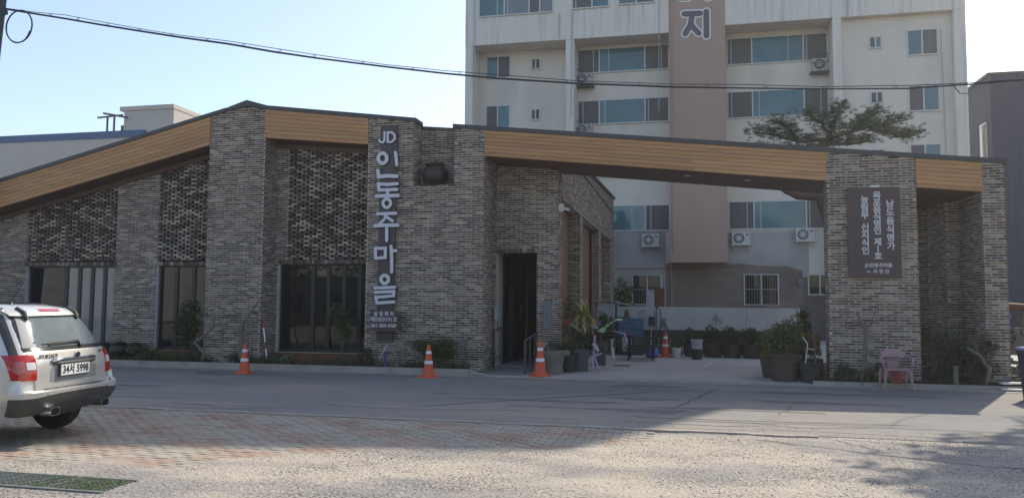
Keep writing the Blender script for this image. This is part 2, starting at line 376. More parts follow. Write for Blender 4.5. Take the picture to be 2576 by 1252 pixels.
cand = sorted([b for b in blocks if vis(b[0], b[1])], key=lambda b: b[0]**2+b[1]**2)[:300]
cs = set(cand); rest = MB()
pv_meshes = {}
for red in (True, False):
    for q, c in enumerate(PCOL[red]):
        mb = MB(); paver_mesh(mb, -BX/2, -BY/2, 0, c); o = mb.build('paving_block', M['paver']); pv_meshes[red, q] = o.data; bpy.data.objects.remove(o)
for b in blocks:
    x, y, red = b; q = rnd.randrange(4); z = GZ+rnd.uniform(-.003, .003)
    if b in cs:
        o = bpy.data.objects.new('paving_block', pv_meshes[red, q]); COL.objects.link(o); o.parent = pav
        o.location = (x+BX/2, y+BY/2, z); o.rotation_euler = (rnd.uniform(-.012, .012), rnd.uniform(-.012, .012), rnd.uniform(-.02, .02))
    else: paver_mesh(rest, x, y, z, PCOL[red][q])
rest.build('block_field', M['paver'], pav, kind='stuff')
# loose pebbles on the yard and along the road's edge
pb = MB()
def pebble(x, y, z, r):
    c = rnd.choice([(.2, .19, .175), (.10, .095, .09), (.06, .055, .052), (.32, .30, .27), (.075, .07, .065)])
    a = rnd.uniform(0, 6.3); k = [(math.cos(a+i*2.094)*r*rnd.uniform(.7, 1.3), math.sin(a+i*2.094)*r*rnd.uniform(.7, 1.3)) for i in range(3)]
    pb.add([(x+k[0][0], y+k[0][1], z), (x+k[1][0], y+k[1][1], z), (x+k[2][0], y+k[2][1], z), (x, y, z+r*rnd.uniform(.5, .9))], [(0, 1, 3), (1, 2, 3), (2, 0, 3)], c)
n = 0
while n < 15000:
    x = rnd.uniform(-9, 8); y = 5.0+6.5*rnd.random()**1.3
    if vn(x*1.1+4, y*1.3) + rnd.gauss(0, .5) < -.1: continue
    z = max(yz(x, y), GZ) if x < PAVX1 else GZ+.006
    if yz(x, y) < GZ+.002 and rnd.random() < .8: continue
    pebble(x, y, z, rnd.choice([.005, .006, .007, .009, .012])); n += 1
for i in range(1500): 
    x = rnd.uniform(-9, 9); y = 11.45+rnd.random()**2*1.2; pebble(x, y, rz(y)-.004, rnd.choice([.006, .008, .01]))
pb.build('gravel', M['pebble'], kind='stuff')
# kerbs
kb = MB()
x = -60.
while x < -5.5:
    kb.box(x, x+.99, 17.86, 18.02, -.1, .12); x += 1
kb.add([(-5.0, 17.86, -.1), (-4.6, 17.86, -.1), (-4.6, 18.02, -.1), (-5.0, 18.02, -.1), (-5.0, 17.86, .12), (-4.6, 17.86, .004), (-4.6, 18.02, .004), (-5.0, 18.02, .12)], [(0, 1, 5, 4), (1, 2, 6, 5), (2, 3, 7, 6), (3, 0, 4, 7), (4, 5, 6, 7)])
x = 2.76
while x < 30: kb.box(x, x+.99, 17.86, 18.0, -.1, .07); x += 1
kb.box(-1.5, 1.2, 17.80, 17.855, -.05, .012)
kb.build('kerb', M['kerb'], kind='structure')
bed = MB(); bed.box(-24, -5.0, 18.02, 19.2, -.1, .07)
def bedz(x, y): return .07
bedl = sheet('planting_bed', M['soil'], -24, -4.95, 18.02, 19.2, lambda x, y: .07+.03*vn(x*2, y*3), .2, .2)
bedr = sheet('planting_bed_side', M['soil'], 2.76, 12, 18.0, 24, lambda x, y: .05+.02*vn(x*2, y*3), .25, .25)
sidef = MB(); sidef.box(2.76, 12, 24, 60, -.15, .02); sidef.build('side_ground', M['concrete'], kind='structure')

# ------------------------------------------------------------------ brickwork
CH, BL, JT = .0592, .25, .0165
PAL = [(.14, .10, .078), (.095, .07, .058), (.19, .14, .108), (.255, .195, .152), (.062, .048, .042), (.35, .28, .225), (.18, .108, .078), (.215, .165, .133), (.078, .058, .05), (.125, .095, .077)]
def bcol():
    q = rnd.random()
    if q < .012: return (.30, .22, .12)
    if q < .04: return (.21, .19, .17)
    if q < .08: return (.15, .10, .08)
    c = rnd.choice(PAL); k = rnd.uniform(.9, 1.12); return tuple(v*k for v in c)
def rows(regs, phase=0.):
    """regs: (u0,u1,zb0,zb1,zt0,zt1) with linear bottoms and tops; yields (ua,ub,z0,z1)"""
    zmin = min(min(g[2], g[3]) for g in regs); zmax = max(max(g[4], g[5]) for g in regs)
    k = int(math.floor(zmin/CH))
    while k*CH < zmax:
        z0 = k*CH+JT/2; z1 = (k+1)*CH-JT/2
        ivs = []
        for u0, u1, b0, b1, t0, t1 in regs:
            a, b = u0, u1
            # need bottom(u)<=z0+.02 and top(u)>=z1-.01
            def clip(a, b, f0, f1):   # keep where f>=0
                if f0 >= 0 and f1 >= 0: return a, b
                if f0 < 0 and f1 < 0: return None
                c = u0+(u1-u0)*f0/(f0-f1)
                return (max(a, c), b) if f0 < 0 else (a, min(b, c))
            r = clip(a, b, z0+.02-b0, z0+.02-b1)
            if not r: continue
            r2 = clip(r[0], r[1], t0-z1+.01, t1-z1+.01)
            if not r2: continue
            a = max(r[0], r2[0]); b = min(r[1], r2[1])
            if b-a > .03: ivs.append([a, b])
        ivs.sort(); mer = []
        for iv in ivs:
            if mer and iv[0] <= mer[-1][1]+1e-4: mer[-1][1] = max(mer[-1][1], iv[1])
            else: mer.append(iv)
        ph = phase+(BL/2 if k % 2 else 0)
        for a, b in mer:
            i = math.floor((a-ph)/BL)
            while True:
                ua = ph+i*BL; ub = ua+BL; i += 1
                if ua >= b: break
                ja = rnd.uniform(-.008, .008)
                xa = max(ua+JT/2+(ja if ua > a else 0), a); xb = min(ub-JT/2+ja, b)
                if xb-xa > .035: yield xa, xb, z0+rnd.uniform(-.0015, .0015), z1+rnd.uniform(-.0015, .0015)
        k += 1
def face_brick(mb, axis, c, sgn, ua, ub, z0, z1, col, p=None, dep=.02):
    p = p if p is not None else rnd.uniform(.004, .011)
    if axis == 'Y':       # faces -Y (sgn=-1)
        y1 = c+sgn*p; y0 = c-sgn*.0
        vs = [(ua, y1, z0), (ub, y1, z0), (ub, y1, z1), (ua, y1, z1), (ua-.0, y0, z0), (ub, y0, z0), (ub, y0, z1), (ua, y0, z1)]
    else:                 # faces +X or -X
        x1 = c+sgn*p; x0 = c
        if sgn < 0: ua, ub = ub, ua
        vs = [(x1, ua, z0), (x1, ub, z0), (x1, ub, z1), (x1, ua, z1), (x0, ua, z0), (x0, ub, z0), (x0, ub, z1), (x0, ua, z1)]
    mb.add(vs, [(0, 1, 2, 3), (0, 4, 5, 1), (1, 5, 6, 2), (2, 6, 7, 3), (3, 7, 4, 0)], col)
def wall(mbb, mbm, axis, c, sgn, regs, thick=.22, phase=0., keep=None):
    for u0, u1, b0, b1, t0, t1 in regs:
        pts = [(u0, b0), (u1, b1), (u1, t1), (u0, t0)]
        if axis == 'Y': mbm.prism_xz(pts, c, c+thick)
        else:
            pts = [(a+(.004 if a == u0 else -.004), b) for a, b in pts]; cc = c+sgn*.0025; mbm.prism_yz(pts, min(cc, c-sgn*thick), max(cc, c-sgn*thick))
    for ua, ub, z0, z1 in rows(regs, phase):
        col = bcol()
        if keep is not None and ub-ua > BL-JT-.02: keep.append((axis, c, sgn, ua, ub, z0, z1, col)); continue
        face_brick(mbb, axis, c, sgn, ua, ub, z0, z1, col)
def soldier(mbb, y, x0, x1, z0, z1):
    x = x0
    while x < x1-.03:
        face_brick(mbb, 'Y', y, -1, x+.005, min(x+.058, x1), z0, z1, bcol(), rnd.uniform(.01, .022)); x += .064
def lattice(mbb, mbh, y, x0, x1, zb, t0, t1):
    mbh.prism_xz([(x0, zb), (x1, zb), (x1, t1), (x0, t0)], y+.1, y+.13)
    k = int(math.ceil(zb/CH))
    while k*CH < max(t0, t1):
        z0 = k*CH+.004; z1 = (k+1)*CH-.004; i = math.floor(x0/BL)
        while i*BL < x1:
            a = i*BL+(BL/2 if k % 2 else 0)+rnd.uniform(-.006, .006); b = a+.178; i += 1
            a2 = max(a, x0); b2 = min(b, x1)
            if b2-a2 < .04: continue
            tm = t0+(t1-t0)*((a2+b2)/2-x0)/(x1-x0)
            if z1 > tm-.005: continue
            pr = rnd.gauss(0, .007); cb = bcol(); kk = 1.15; cb = cb if cb[0] < 1.6*cb[2] else rnd.choice(PAL); mbb.box(a2, b2, y-.012+pr, y+.099, z0, z1, (cb[0]*kk, cb[1]*kk, cb[2]*kk))
        k += 1
# ------------------------------------------------------------------ the brick restaurant
P, WY, EY = 18.4, 19.05, 19.7
rest_b = thing('restaurant_building', 'long low restaurant of reclaimed grey brick with sloping pine fascia and canopy', 'building', (-7, 18.4, 0))
def topL(x): return 5.19+(x+19.3)*.2378
def topR(x): return 7.0-(x+11.4)*.125
def rtop(x): return topL(x) if x < -11.9 else (6.95+(x+11.9)*.16 if x < -11.4 else topR(x))
def botL(x): return 4.35+(x+19.26)*.2333
def bot2(x): return 6.06-(x+10.87)*.098
def topC(x): return 6.2-(x+5.6)*.105
def botC(x): return 5.36-(x+4.79)*.105
def part(name, walls, keep=None, extra=None):
    mm, bb = MB(), MB()
    for a in walls: wall(bb, mm, *a[:4], **a[4] if len(a) > 4 else {}) if a[0] in 'XY' else None
    if extra: extra(mm, bb)
    o = mm.build(name, M['mortar'], rest_b); b = bb.build('brickwork', M['brick'], o, kind='stuff')
    return o
X1, X2 = -12.5, -10.85
part('brick_pillar', [('Y', P, -1, [(X1, -11.9, .0, .0, topL(X1)-.1, topL(-11.9)-.1), (-11.9, -11.4, .0, .0, 6.85, 6.93), (-11.4, X2, 0, 0, 6.93, topR(X2)-.1)]),
                      ('X', X2, 1, [(P, WY, .0, .0, 6.3, 6.3)]), ('X', X1, -1, [(P, WY, .0, .0, 6.0, 6.0)])])
# sign wall with the notch for the jar
NX0, NX1, NZ, NY = -6.67, -5.58, 4.66, 19.0
part('facade_wall', [('Y', P, -1, [(-7.9, NX0, 0, 0, topR(-7.9)-.1, topR(NX0)-.1), (NX0, NX1, 0, 0, NZ, NZ), (NX1, -4.8, 0, 0, topC(NX1)-.1, topC(-4.8)-.1)]),
                     ('X', -7.9, -1, [(P, WY, 0, 0, 6.3, 6.3)]), ('X', NX0, 1, [(P, NY, NZ, NZ, 6.3, 6.3)], dict(thick=.05)), ('X', NX1, -1, [(P, NY, NZ, NZ, 6.1, 6.1)], dict(thick=.05)),
                     ('Y', NY, -1, [(-7.2, -5.3, NZ, NZ, 6.28, 6.12)]),
                     ('X', -4.8, 1, [(P, 19.25, 0, 0, 6.05, 6.05)]), ('X', -4.8, 1, [(19.25, EY, 3.8, 3.8, 5.36, 5.36)]), ('X', -5.15, 1, [(19.25, 20.2, 0, 0, 3.8, 3.8)])],
     extra=lambda m, b: m.box(NX0-.03, NX1+.03, P+.05, NY, NZ-.1, NZ-.004))
mb = MB(); mb.box(-5.15, -4.82, 19.28, 20.1, 3.72, 3.8); mb.build('niche_soffit', M['wood'], rest_b)
# window walls: left bay, second bay
OZ0, OZ1 = .36, 2.69
def bay_extra(m, b):
    soldier(b, WY, -18.95, -15.8, OZ1, OZ1+.11); soldier(b, WY, -14.5, X1, OZ1, OZ1+.11)
LZ = OZ1+.115
def tw(x): return botL(x)-.02
part('window_wall', [('Y', WY, -1, [(-24, -18.9, 0, 0, tw(-24), tw(-18.9)), (-18.9, -15.87, -.1, -.1, OZ0-.02, OZ0-.02), (-15.87, -14.5, 0, 0, tw(-15.87), tw(-14.5)), (-14.5, X1, -.1, -.1, OZ0-.02, OZ0-.02)])], extra=bay_extra)
part('window_wall', [('Y', WY, -1, [(X2, -10.48, 2.84, 2.84, bot2(X2)-.02, bot2(-10.48)-.02), (X2, -10.74, 0, 0, 2.84, 2.84), (-10.74, -7.9, -.1, -.1, OZ0, OZ0)])],
     extra=lambda m, b: soldier(b, WY, -10.95, -7.9, OZ1+.03, OZ1+.14))
for nm, a in (('lattice_panel', (-18.9, -15.87, LZ, tw(-18.9), tw(-15.87))), ('lattice_panel', (-14.5, X1, LZ, tw(-14.5), tw(X1))), ('lattice_panel', (-10.48, -7.9, LZ+.03, bot2(-10.48)-.02, bot2(-7.9)-.02))):
    hb, lb = MB(), MB(); lattice(lb, hb, WY, *a); o = hb.build(nm, M['hole'], rest_b); lb.build('brickwork', M['brick'], o, kind='stuff')
# entrance wall, arcade, roofs
AX = -3.14
part('entrance_wall', [('Y', EY, -1, [(-5.15, -4.8, 0, 0, 3.8, 3.8), (-4.8, -3.7, 3.13, 3.13, 5.4, 5.3), (-3.7, AX, 0, 0, 5.3, 5.26)]),
                       ('X', AX, 1, [(EY, 20.35, 0, 0, 4.5, 4.5)], dict(thick=.5))], extra=lambda m, b: (soldier(b, EY, -4.8, -3.7, 3.03, 3.135), m.box(-4.8, -3.7, EY+.02, EY+.2, 3.03, 3.13)))
def arc_extra(m, b):
    for y0, y1, dx in ((24.05, 24.75, .36), (29.6, 30.4, .2), (34.6, 36.1, .36)):
        wall(b, m, 'Y', y0, -1, [(AX-dx, AX-.003, 0, 0, 4.5, 4.5)], thick=y1-y0)
        wall(b, m, 'X', AX, 1, [(y0, y1, 0, 0, 4.5, 4.5)], thick=.1)
part('arcade_wall', [('X', AX, 1, [(EY+.003, 36.1, 4.52, 4.56, 5.9, 6.6)], dict(thick=.3))], extra=arc_extra)
mb = MB(); mb.box(-3.58, -3.5, 20.352, 36.1, 0, 4.6); mb.build('arcade_panel', M['panel'], rest_b)
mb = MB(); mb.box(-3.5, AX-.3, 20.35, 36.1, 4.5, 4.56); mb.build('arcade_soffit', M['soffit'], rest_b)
fl = MB()
for i in range(60):
    y = 20.0+i*.27; z = 5.92+(y-EY)*.0427; fl.box(AX-.35, AX+.07+(.03 if i % 2 else 0), y, y+.14, z-.06, z+.05)
fl.box(AX-.5, AX+.04, EY+.1, 36.15, 5.86, 5.9); fl.build('corrugated_verge', M['flash'], rest_b)
# flashing along the roof edges
fl = MB()
for xa, xb in ((-24, -12.0),): fl.prism_xz([(xa, topL(xa)-.1), (xb, topL(xb)-.1), (xb, topL(xb)), (xa, topL(xa))], P-.06, P+.5)
fl.prism_xz([(-12.0, 6.83), (-11.4, 6.94), (-11.4, 7.1), (-11.95, 6.93)], P-.07, P+.5); fl.prism_xz([(-11.4, 6.94), (-10.8, 6.83), (-10.8, 6.925), (-11.4, 7.1)], P-.07, P+.5)
fl.prism_xz([(-10.8, topR(-10.8)-.1), (-6.6, topR(-6.6)-.1), (-6.6, topR(-6.6)), (-10.8, topR(-10.8))], P-.06, 18.9)
fl.prism_xz([(-7.2, 6.28), (-5.4, 6.13), (-5.4, 6.2), (-7.2, 6.37)], NY-.06, 19.4)
fl.prism_xz([(-5.62, topC(-5.62)-.1), (6.86, topC(6.86)-.1), (6.86, topC(6.86)), (-5.62, topC(-5.62))], P-.06, 20.45)
fl.build('roof_flashing', M['flash'], rest_b)
rf = MB()   # roof slabs behind, seen only from elsewhere
rf.prism_xz([(-24, topL(-24)-.12), (-11.4, 6.9), (-11.4, 7.0), (-24, topL(-24)-.02)], P+.5, 36)
rf.prism_xz([(-11.4, 6.9), (-3.4, 5.95), (-3.4, 6.05), (-11.4, 7.0)], 20.5, 36)
rf.prism_xz([(-11.4, 6.8), (-6.7, 6.25), (-6.7, 6.3), (-11.4, 6.9)], P+.3, 20.5)
rf.build('roof', M['flash'], rest_b)
bk = MB(); bk.box(-24, -3.75, 35.8, 36, 0, 4.6); bk.box(-24.1, -24, 18.5, 36, 0, 4.0); bk.build('rear_wall', M['mortar'], rest_b)
# soffits
sf = MB()
def slab(mb, f, xa, xb, ya, yb, th=.03, dz=0):
    mb.prism_xz([(xa, f(xa)+dz), (xb, f(xb)+dz), (xb, f(xb)+dz+th), (xa, f(xa)+dz+th)], ya, yb)
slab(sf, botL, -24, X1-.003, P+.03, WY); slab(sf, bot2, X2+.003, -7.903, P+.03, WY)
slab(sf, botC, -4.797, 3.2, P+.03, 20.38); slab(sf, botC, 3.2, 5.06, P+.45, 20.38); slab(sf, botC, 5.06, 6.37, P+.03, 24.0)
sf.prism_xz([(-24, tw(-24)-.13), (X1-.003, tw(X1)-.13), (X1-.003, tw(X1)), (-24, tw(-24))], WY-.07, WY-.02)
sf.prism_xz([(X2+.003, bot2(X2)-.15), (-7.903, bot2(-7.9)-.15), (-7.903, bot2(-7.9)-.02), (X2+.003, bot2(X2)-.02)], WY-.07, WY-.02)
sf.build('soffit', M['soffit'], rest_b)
# downlights in the canopy soffit
for x in (.15, 1.55):
    mb = MB(); z = botC(x); mb.lathe([(.075, z-.012), (.085, z-.004), (.085, z)], (x, 19.1, 0), 16); mb.build('downlight', M['white_frame'], rest_b)
# canopy rear face
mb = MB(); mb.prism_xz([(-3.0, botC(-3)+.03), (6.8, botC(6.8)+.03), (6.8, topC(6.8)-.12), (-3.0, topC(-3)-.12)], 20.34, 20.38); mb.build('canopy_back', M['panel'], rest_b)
# pine planks
def planks(fb, ft, xa, xb, nrow, cols=None):
    for r in range(nrow):
        x = xa; first = True
        while x < xb-.01:
            L = rnd.uniform(1.6, 3.4) if not first else rnd.uniform(.8, 3.2); first = False
            e = min(x+L, xb)
            if xb-e < .5: e = xb
            k = rnd.choice([.86, .93, .97, 1, 1.03, 1.07]); c = (k, k*rnd.uniform(.92, 1.03), k*rnd.uniform(.85, 1.08))
            vs = []
            for xx in (x+.0015, e-.0015):
                zb, zt = fb(xx), ft(xx); h = (zt-zb)/nrow; z0 = zb+h*r; z1 = z0+h
                vs += [(xx, P+.03, z0+.001), (xx, P-.024, z0+.002), (xx, P-.029, z0+.006), (xx, P-.03, z0+h*.5), (xx, P-.029, z1-.007), (xx, P-.023, z1-.002), (xx, P+.03, z1-.002)]
            fs = [(i, i+7, i+8, i+1) for i in range(6)]+[tuple(range(7)), tuple(range(13, 6, -1)), (6, 13, 7, 0)]
            m_ = MB(); m_.add(vs, fs, c); m_.build('plank', M['wood'], rest_b); x = e
planks(botL, lambda x: topL(x)-.1, -24, X1-.003, 7)
planks(bot2, lambda x: topR(x)-.1, X2+.003, -7.903, 7)
planks(botC, lambda x: topC(x)-.1, -4.797, 3.2, 7)
planks(botC, lambda x: topC(x)-.1, 5.06, 6.37, 7)
mb = MB()
mb.prism_xz([(-24, botL(-24)), (X1, botL(X1)), (X1, topL(X1)-.1), (-24, topL(-24)-.1)], P+.035, P+.1)
mb.prism_xz([(X2, bot2(X2)), (-7.9, bot2(-7.9)), (-7.9, topR(-7.9)-.1), (X2, topR(X2)-.1)], P+.035, P+.1)
mb.prism_xz([(-4.8, botC(-4.8)), (6.37, botC(6.37)), (6.37, topC(6.37)-.1), (-4.8, topC(-4.8)-.1)], P+.035, P+.1)
mb.build('fascia_backing', M['panel'], rest_b)
# right block: sign column, piers
keep = []
SCX0, SCX1 = 3.2, 5.06
mm, bb = MB(), MB()
wall(bb, mm, 'Y', P, -1, [(SCX0, SCX1, 0, 0, topC(SCX0)-.1, topC(SCX1)-.1)], thick=.42, keep=keep)
wall(bb, mm, 'X', SCX0, -1, [(P, P+.42, 0, 0, botC(SCX0), botC(SCX0))], thick=.05)
wall(bb, mm, 'X', SCX1, 1, [(P, P+.42, 0, 0, botC(SCX1), botC(SCX1))], thick=.05)
sc_col = mm.build('sign_column', M['mortar'], rest_b)
def cd(k): return (k[3]+.12)**2+P*P+((k[5]+k[6])/2-CAM_H)**2
SGN = (3.62, 4.71, 2.33, 4.33)
def vis_b(k): return not (k[3] > SGN[0] and k[4] < SGN[1] and k[5] > SGN[2] and k[6] < SGN[3]) and k[5] > .1
keep.sort(key=lambda k: (0 if vis_b(k) else 1, cd(k)))
bmesh_ = {}
def unit_brick(q):
    if q not in bmesh_:
        c = (PAL+[(.30, .22, .12), (.21, .19, .17)])[q]; t = MB(); face_brick(t, 'Y', 0, -1, -.119, .119, -.0214, .0214, c, .008); o = t.build('brick', M['brick']); bmesh_[q] = o.data; bpy.data.objects.remove(o)
    return bmesh_[q]
for i, k in enumerate(keep):
    axis, c, sgn, ua, ub, z0, z1, col = k
    if i < 300:
        q = rnd.choice(list(range(len(PAL)))*4+[len(PAL), len(PAL)+1])
        o = bpy.data.objects.new('brick', unit_brick(q)); COL.objects.link(o); o.parent = sc_col
        o.location = Vector(((ua+ub)/2, c-rnd.uniform(-.003, .003), (z0+z1)/2))-ORG[sc_col.name]; o.scale = ((ub-ua)/.238, 1, (z1-z0)/.0428)
    else: face_brick(bb, axis, c, sgn, ua, ub, z0, z1, col)
bb.build('brickwork', M['brick'], sc_col, kind='stuff')
part('end_column', [('Y', P, -1, [(6.37, 6.81, 0, 0, topC(6.37)-.1, topC(6.81)-.1)], dict(thick=1.45)), ('X', 6.37, -1, [(P, 19.85, 0, 0, 4.17, 4.17)], dict(thick=.1)), ('X', 6.81, 1, [(P, 19.85, 0, 0, 4.8, 4.8)], dict(thick=.1))])
part('rear_pier', [('Y', 19.86, -1, [(6.08, 6.37, 0, 0, 4.2, 4.18)], dict(thick=1.45)), ('X', 6.08, -1, [(19.86, 21.3, 0, 0, 4.2, 4.2)], dict(thick=.2)), ('X', 6.81, 1, [(19.86, 24, 0, 0, 4.2, 4.2)], dict(thick=.2)),
                   ('Y', 21.31, -1, [(5.88, 6.08, 0, 0, 4.2, 4.2)], dict(thick=1.6)), ('X', 5.88, -1, [(21.31, 23.4, 0, 0, 4.2, 4.2)], dict(thick=.2)), ('Y', 23.4, -1, [(5.0, 5.9, 0, 0, 4.3, 4.2)])])
# windows: frames, mullions, panes
def window(name, x0, x1, z0, z1, splits, y=WY+.12, dark0=None, paneM=None, fr=.05):
    f = MB(); yb = y+.06
    f.box(x0, x1, y, yb, z1-fr, z1); f.box(x0, x1, y, yb, z0, z0+fr); f.box(x0, x0+fr, y, yb, z0+fr, z1-fr); f.box(x1-fr, x1, y, yb, z0+fr, z1-fr)
    for s_ in splits[1:-1]: f.box(s_-.055, s_+.055, y-.004, yb, z0+fr, z1-fr)
    f.box(x0, x1, y-.1, y-.002, z0-.03, z0+.012)
    o = f.build(name, M['frame'], rest_b)
    for i, (a, b) in enumerate(zip(splits, splits[1:])):
        p = MB(); p.box(a+.02, b-.02, y+.03, y+.045, z0+fr*.6, z1-fr*.6); p.build('pane', M[paneM[i]] if paneM else M['glass_dark'], o)
    return o
w1 = window('window', -18.85, -15.87, OZ0+.02, OZ1, [-18.85, -17.6, -17.15, -16.72, -16.3, -15.87], paneM=['glass_dark']+['glass_left']*4)
w2 = window('window', -14.45, X1, OZ0+.02, OZ1, [-14.45, -13.95, -13.4, -12.9, X1])
w3 = window('window', -10.70, -7.9, OZ0+.03, OZ1+.03, [-10.70, -9.75, -9.3, -8.85, -8.4, -7.9])
for xa, xb in ((-10.74, -10.70), (-14.5, -14.465), (-18.9, -18.865)): g = MB(); g.box(xa, xb, WY+.02, WY+.1, OZ0, OZ1+.03); g.build('window_trim', M['greyline'], rest_b)
# plinths of rusty render below the windows
g = MB(); g.box(-24, X1, 18.72, WY-.003, 0, .33); g.box(X2, -7.9, 18.72, WY-.003, 0, .34); g.build('plinth', M['rust'], rest_b)
# vestibule and door
v = MB(); v.box(-4.8, -3.66, 23.5, 23.6, 2.3, 3.1); v.box(-4.8, -3.66, EY+.2, 23.6, 3.06, 3.1); v.box(-3.7, -3.66, 20.4, 23.5, 0, 3.06); v.build('vestibule_lining', M['panel'], rest_b)
v = MB(); v.box(-4.84, -4.80, 20.05, 20.5, 0, 3.05); v.box(-4.8, -3.66, 23.5, 23.6, 0, 2.3); v.build('vestibule_wall', M['mortar'], rest_b)
d = MB(); d.box(-4.84, -4.76, 20.5, 20.56, 0, 3.0); d.box(-4.84, -4.76, 23.3, 23.38, 0, 3.0); d.box(-4.84, -4.76, 20.56, 23.3, 2.94, 3.0); d.box(-4.84, -4.76, 20.56, 23.3, 2.18, 2.26); d.box(-4.84, -4.76, 21.4, 21.48, 0, 2.18)
dr = d.build('door_frame', M['frame'], rest_b)
for y0, y1, z0, z1 in ((20.56, 23.3, 2.26, 2.94), (20.56, 21.4, .02, 2.18)):
    p = MB(); p.box(-4.82, -4.80, y0, y1, z0, z1); p.build('pane', M['glass_dark'], dr)
d = MB(); d.box(-4.79, -4.72, 21.5, 23.28, .02, 2.16); door = d.build('door', M['black'], rest_b)
h = MB(); h.tube([(-4.64, 21.62, .85), (-4.64, 21.62, 1.35)], .014); h.tube([(-4.7, 21.62, .88), (-4.64, 21.62, .88)], .01); h.tube([(-4.7, 21.62, 1.32), (-4.64, 21.62, 1.32)], .01); h.build('handle', M['chrome'], door)
h = MB(); h.box(-4.712, -4.70, 22.4, 22.75, 1.25, 1.65); h.build('notice', M['galv'], door)
d = MB(); d.box(-4.76, -3.7, 23.44, 23.5, 2.22, 2.3); d.box(-4.02, -3.96, 23.44, 23.5, 0, 2.22); d.box(-3.78, -3.7, 23.44, 23.5, 0, 2.22); b_ = d.build('rear_door_frame', M['frame'], rest_b)
p = MB(); p.box(-4.7, -3.78, 23.47, 23.49, 0, 2.22); p.build('pane', M['glass_dark'], b_)
fz = MB(); fz.box(-4.78, -3.7, EY+.2, 23.45, .004, .05); fz.build('threshold', M['concrete'], rest_b)
# letter box, lock plate, wall plaque, camera
g = MB(); g.box(-4.80, -4.70, 19.55, 19.66, 1.28, 1.62); g.build('letter_box', M['greyline'], rest_b)
g = MB(); g.box(-4.80, -4.77, 19.8, 19.86, .95, 1.2); g.build('lock_plate', M['chrome'], rest_b)
g = MB(); g.box(-3.52, -3.3, EY-.03, EY-.012, 1.05, 1.78); g.build('wall_plaque', M['galv'], rest_b)
g = MB(); g.box(AX+.01, AX+.13, EY+.02, EY+.14, 4.1, 4.3); g.beam((AX+.07, EY, 4.2), (AX+.3, EY-.1, 4.12), .05, .06); g.build('security_camera', M['white_frame'], rest_b)
# ------------------------------------------------------------------ apartment block behind
FY, RY = 37.5, 38.8
apt = thing('apartment_building', 'tall pale apartment block with pinkish central strip behind the restaurant', 'building', (1, 37.5, 0))
mb = MB()
mb.box(-10.85, 12.55, RY, 50, -.1, 30)                       # recessed body
mb.box(-10.85, -.55, FY, RY-.003, 14.87, 30); mb.box(2.1, 12.55, FY, RY-.003, 15.05, 30)
mb.prism_xz([(-10.85, 30.002), (12.55, 30.002), (12.55, 32.3), (6, 34.0), (-10.85, 34.6)], FY, 50)
mb.build('wall', M['apt_in'], apt)
mb = MB(); e = .004
mb.box(-10.85, -10.45, FY-e, RY-.003, 0, 14.866); mb.box(-10.86, -.552, FY-.02, FY-.004, 14.87, 30)
mb.box(-5.62, -5.2, FY-e, RY-.003, 0, 14.866); mb.box(6.93, 7.32, FY-e, RY-.003, 0, 15.046); mb.box(12.05, 12.56, FY-e, RY-.003, 0, 15.046)
mb.box(2.102, 12.56, FY-.02, FY-.004, 15.05, 30)
mb.build('front_panel', M['apt'], apt)
mb = MB(); mb.box(7.32, 12.05, FY+.35, RY-.003, 0, 15.046); mb.build('side_wall', M['apt_in'], apt)
mb = MB(); mb.box(-.55, 2.1, FY-.06, RY-.003, 3.66, 30); mb.build('stair_strip', M['pink'], apt)
def awin(x0, x1, z0, z1, splits, mats, y, fr=.055, name='window', bars=False):
    f = MB(); n = y-.05
    f.box(x0-fr, x1+fr, n, y+.02, z1, z1+fr); f.box(x0-fr, x1+fr, n-.03, y+.02, z0-fr, z0); f.box(x0-fr, x0, n, y+.02, z0, z1); f.box(x1, x1+fr, n, y+.02, z0, z1)
    for s_ in splits[1:-1]: f.box(s_-.03, s_+.03, n-.003, y+.02, z0, z1)
    o = f.build(name, M['white_frame'], apt)
    for m_, a, b in zip(mats, splits, splits[1:]):
        p = MB(); p.box(a, b, y-.02, y-.008, z0, z1); p.build('pane', M[m_], o)
        if m_ != 'glass_dark' and b-a > .9:
            q = a+(b-a)*rnd.choice([.12, .2, .7]); q0 = MB(); q0.box(q, q+.05, y-.028, y-.021, z0, z1); q0.build('inner_frame', M['greyline'], o)
    if bars:
        for k in range(int((x1-x0)/.12)):
            b = MB(); b.box(x0+.06+k*.12, x0+.075+k*.12, n-.07, n-.055, z0-.05, z1+.05); b.build('bar', M['bar'], o)
        b = MB()
        for z in (z0-.05, (z0+z1)/2, z1+.03): b.box(x0-.03, x1+.03, n-.085, n-.071, z, z+.025)
        b.build('bar_rail', M['greyline'], o)
    return o
T, G_, D_ = 'glass_teal', 'glass_grey', 'glass_dark'
for z0, z1 in ((13.5, 14.68), (10.83, 12.0), (8.1, 9.3), (5.35, 6.57)):
    awin(-5.15, -.62, z0, z1, [-5.15, -4.08, -1.77, -.62], [G_, T, G_], RY)
    awin(2.28, 6.88, z0, z1+.08, [2.28, 3.42, 5.82, 6.88], [G_, T, G_], RY)
for z0, z1 in ((13.52, 14.62), (10.85, 11.98), (8.1, 9.25)):
    awin(-10.0, -8.8, z0, z1, [-10.0, -9.42, -8.8], [T, G_] if z0 > 12 else [G_, 'glass_teal'], RY)
    awin(-7.58, -7.2, z0+.35, z0+.85, [-7.58, -7.39, -7.2], [G_, D_], RY)
for z0, z1 in ((13.18, 14.3), (10.58, 11.7), (7.9, 8.98)):
    awin(10.24, 11.45, z0, z1, [10.24, 10.83, 11.45], [T, G_] if z0 > 13 else [G_, T], FY+.35)
    awin(8.62, 9.07, z0+.45, z0+.92, [8.62, 8.85, 9.07], [G_, T], FY+.35)
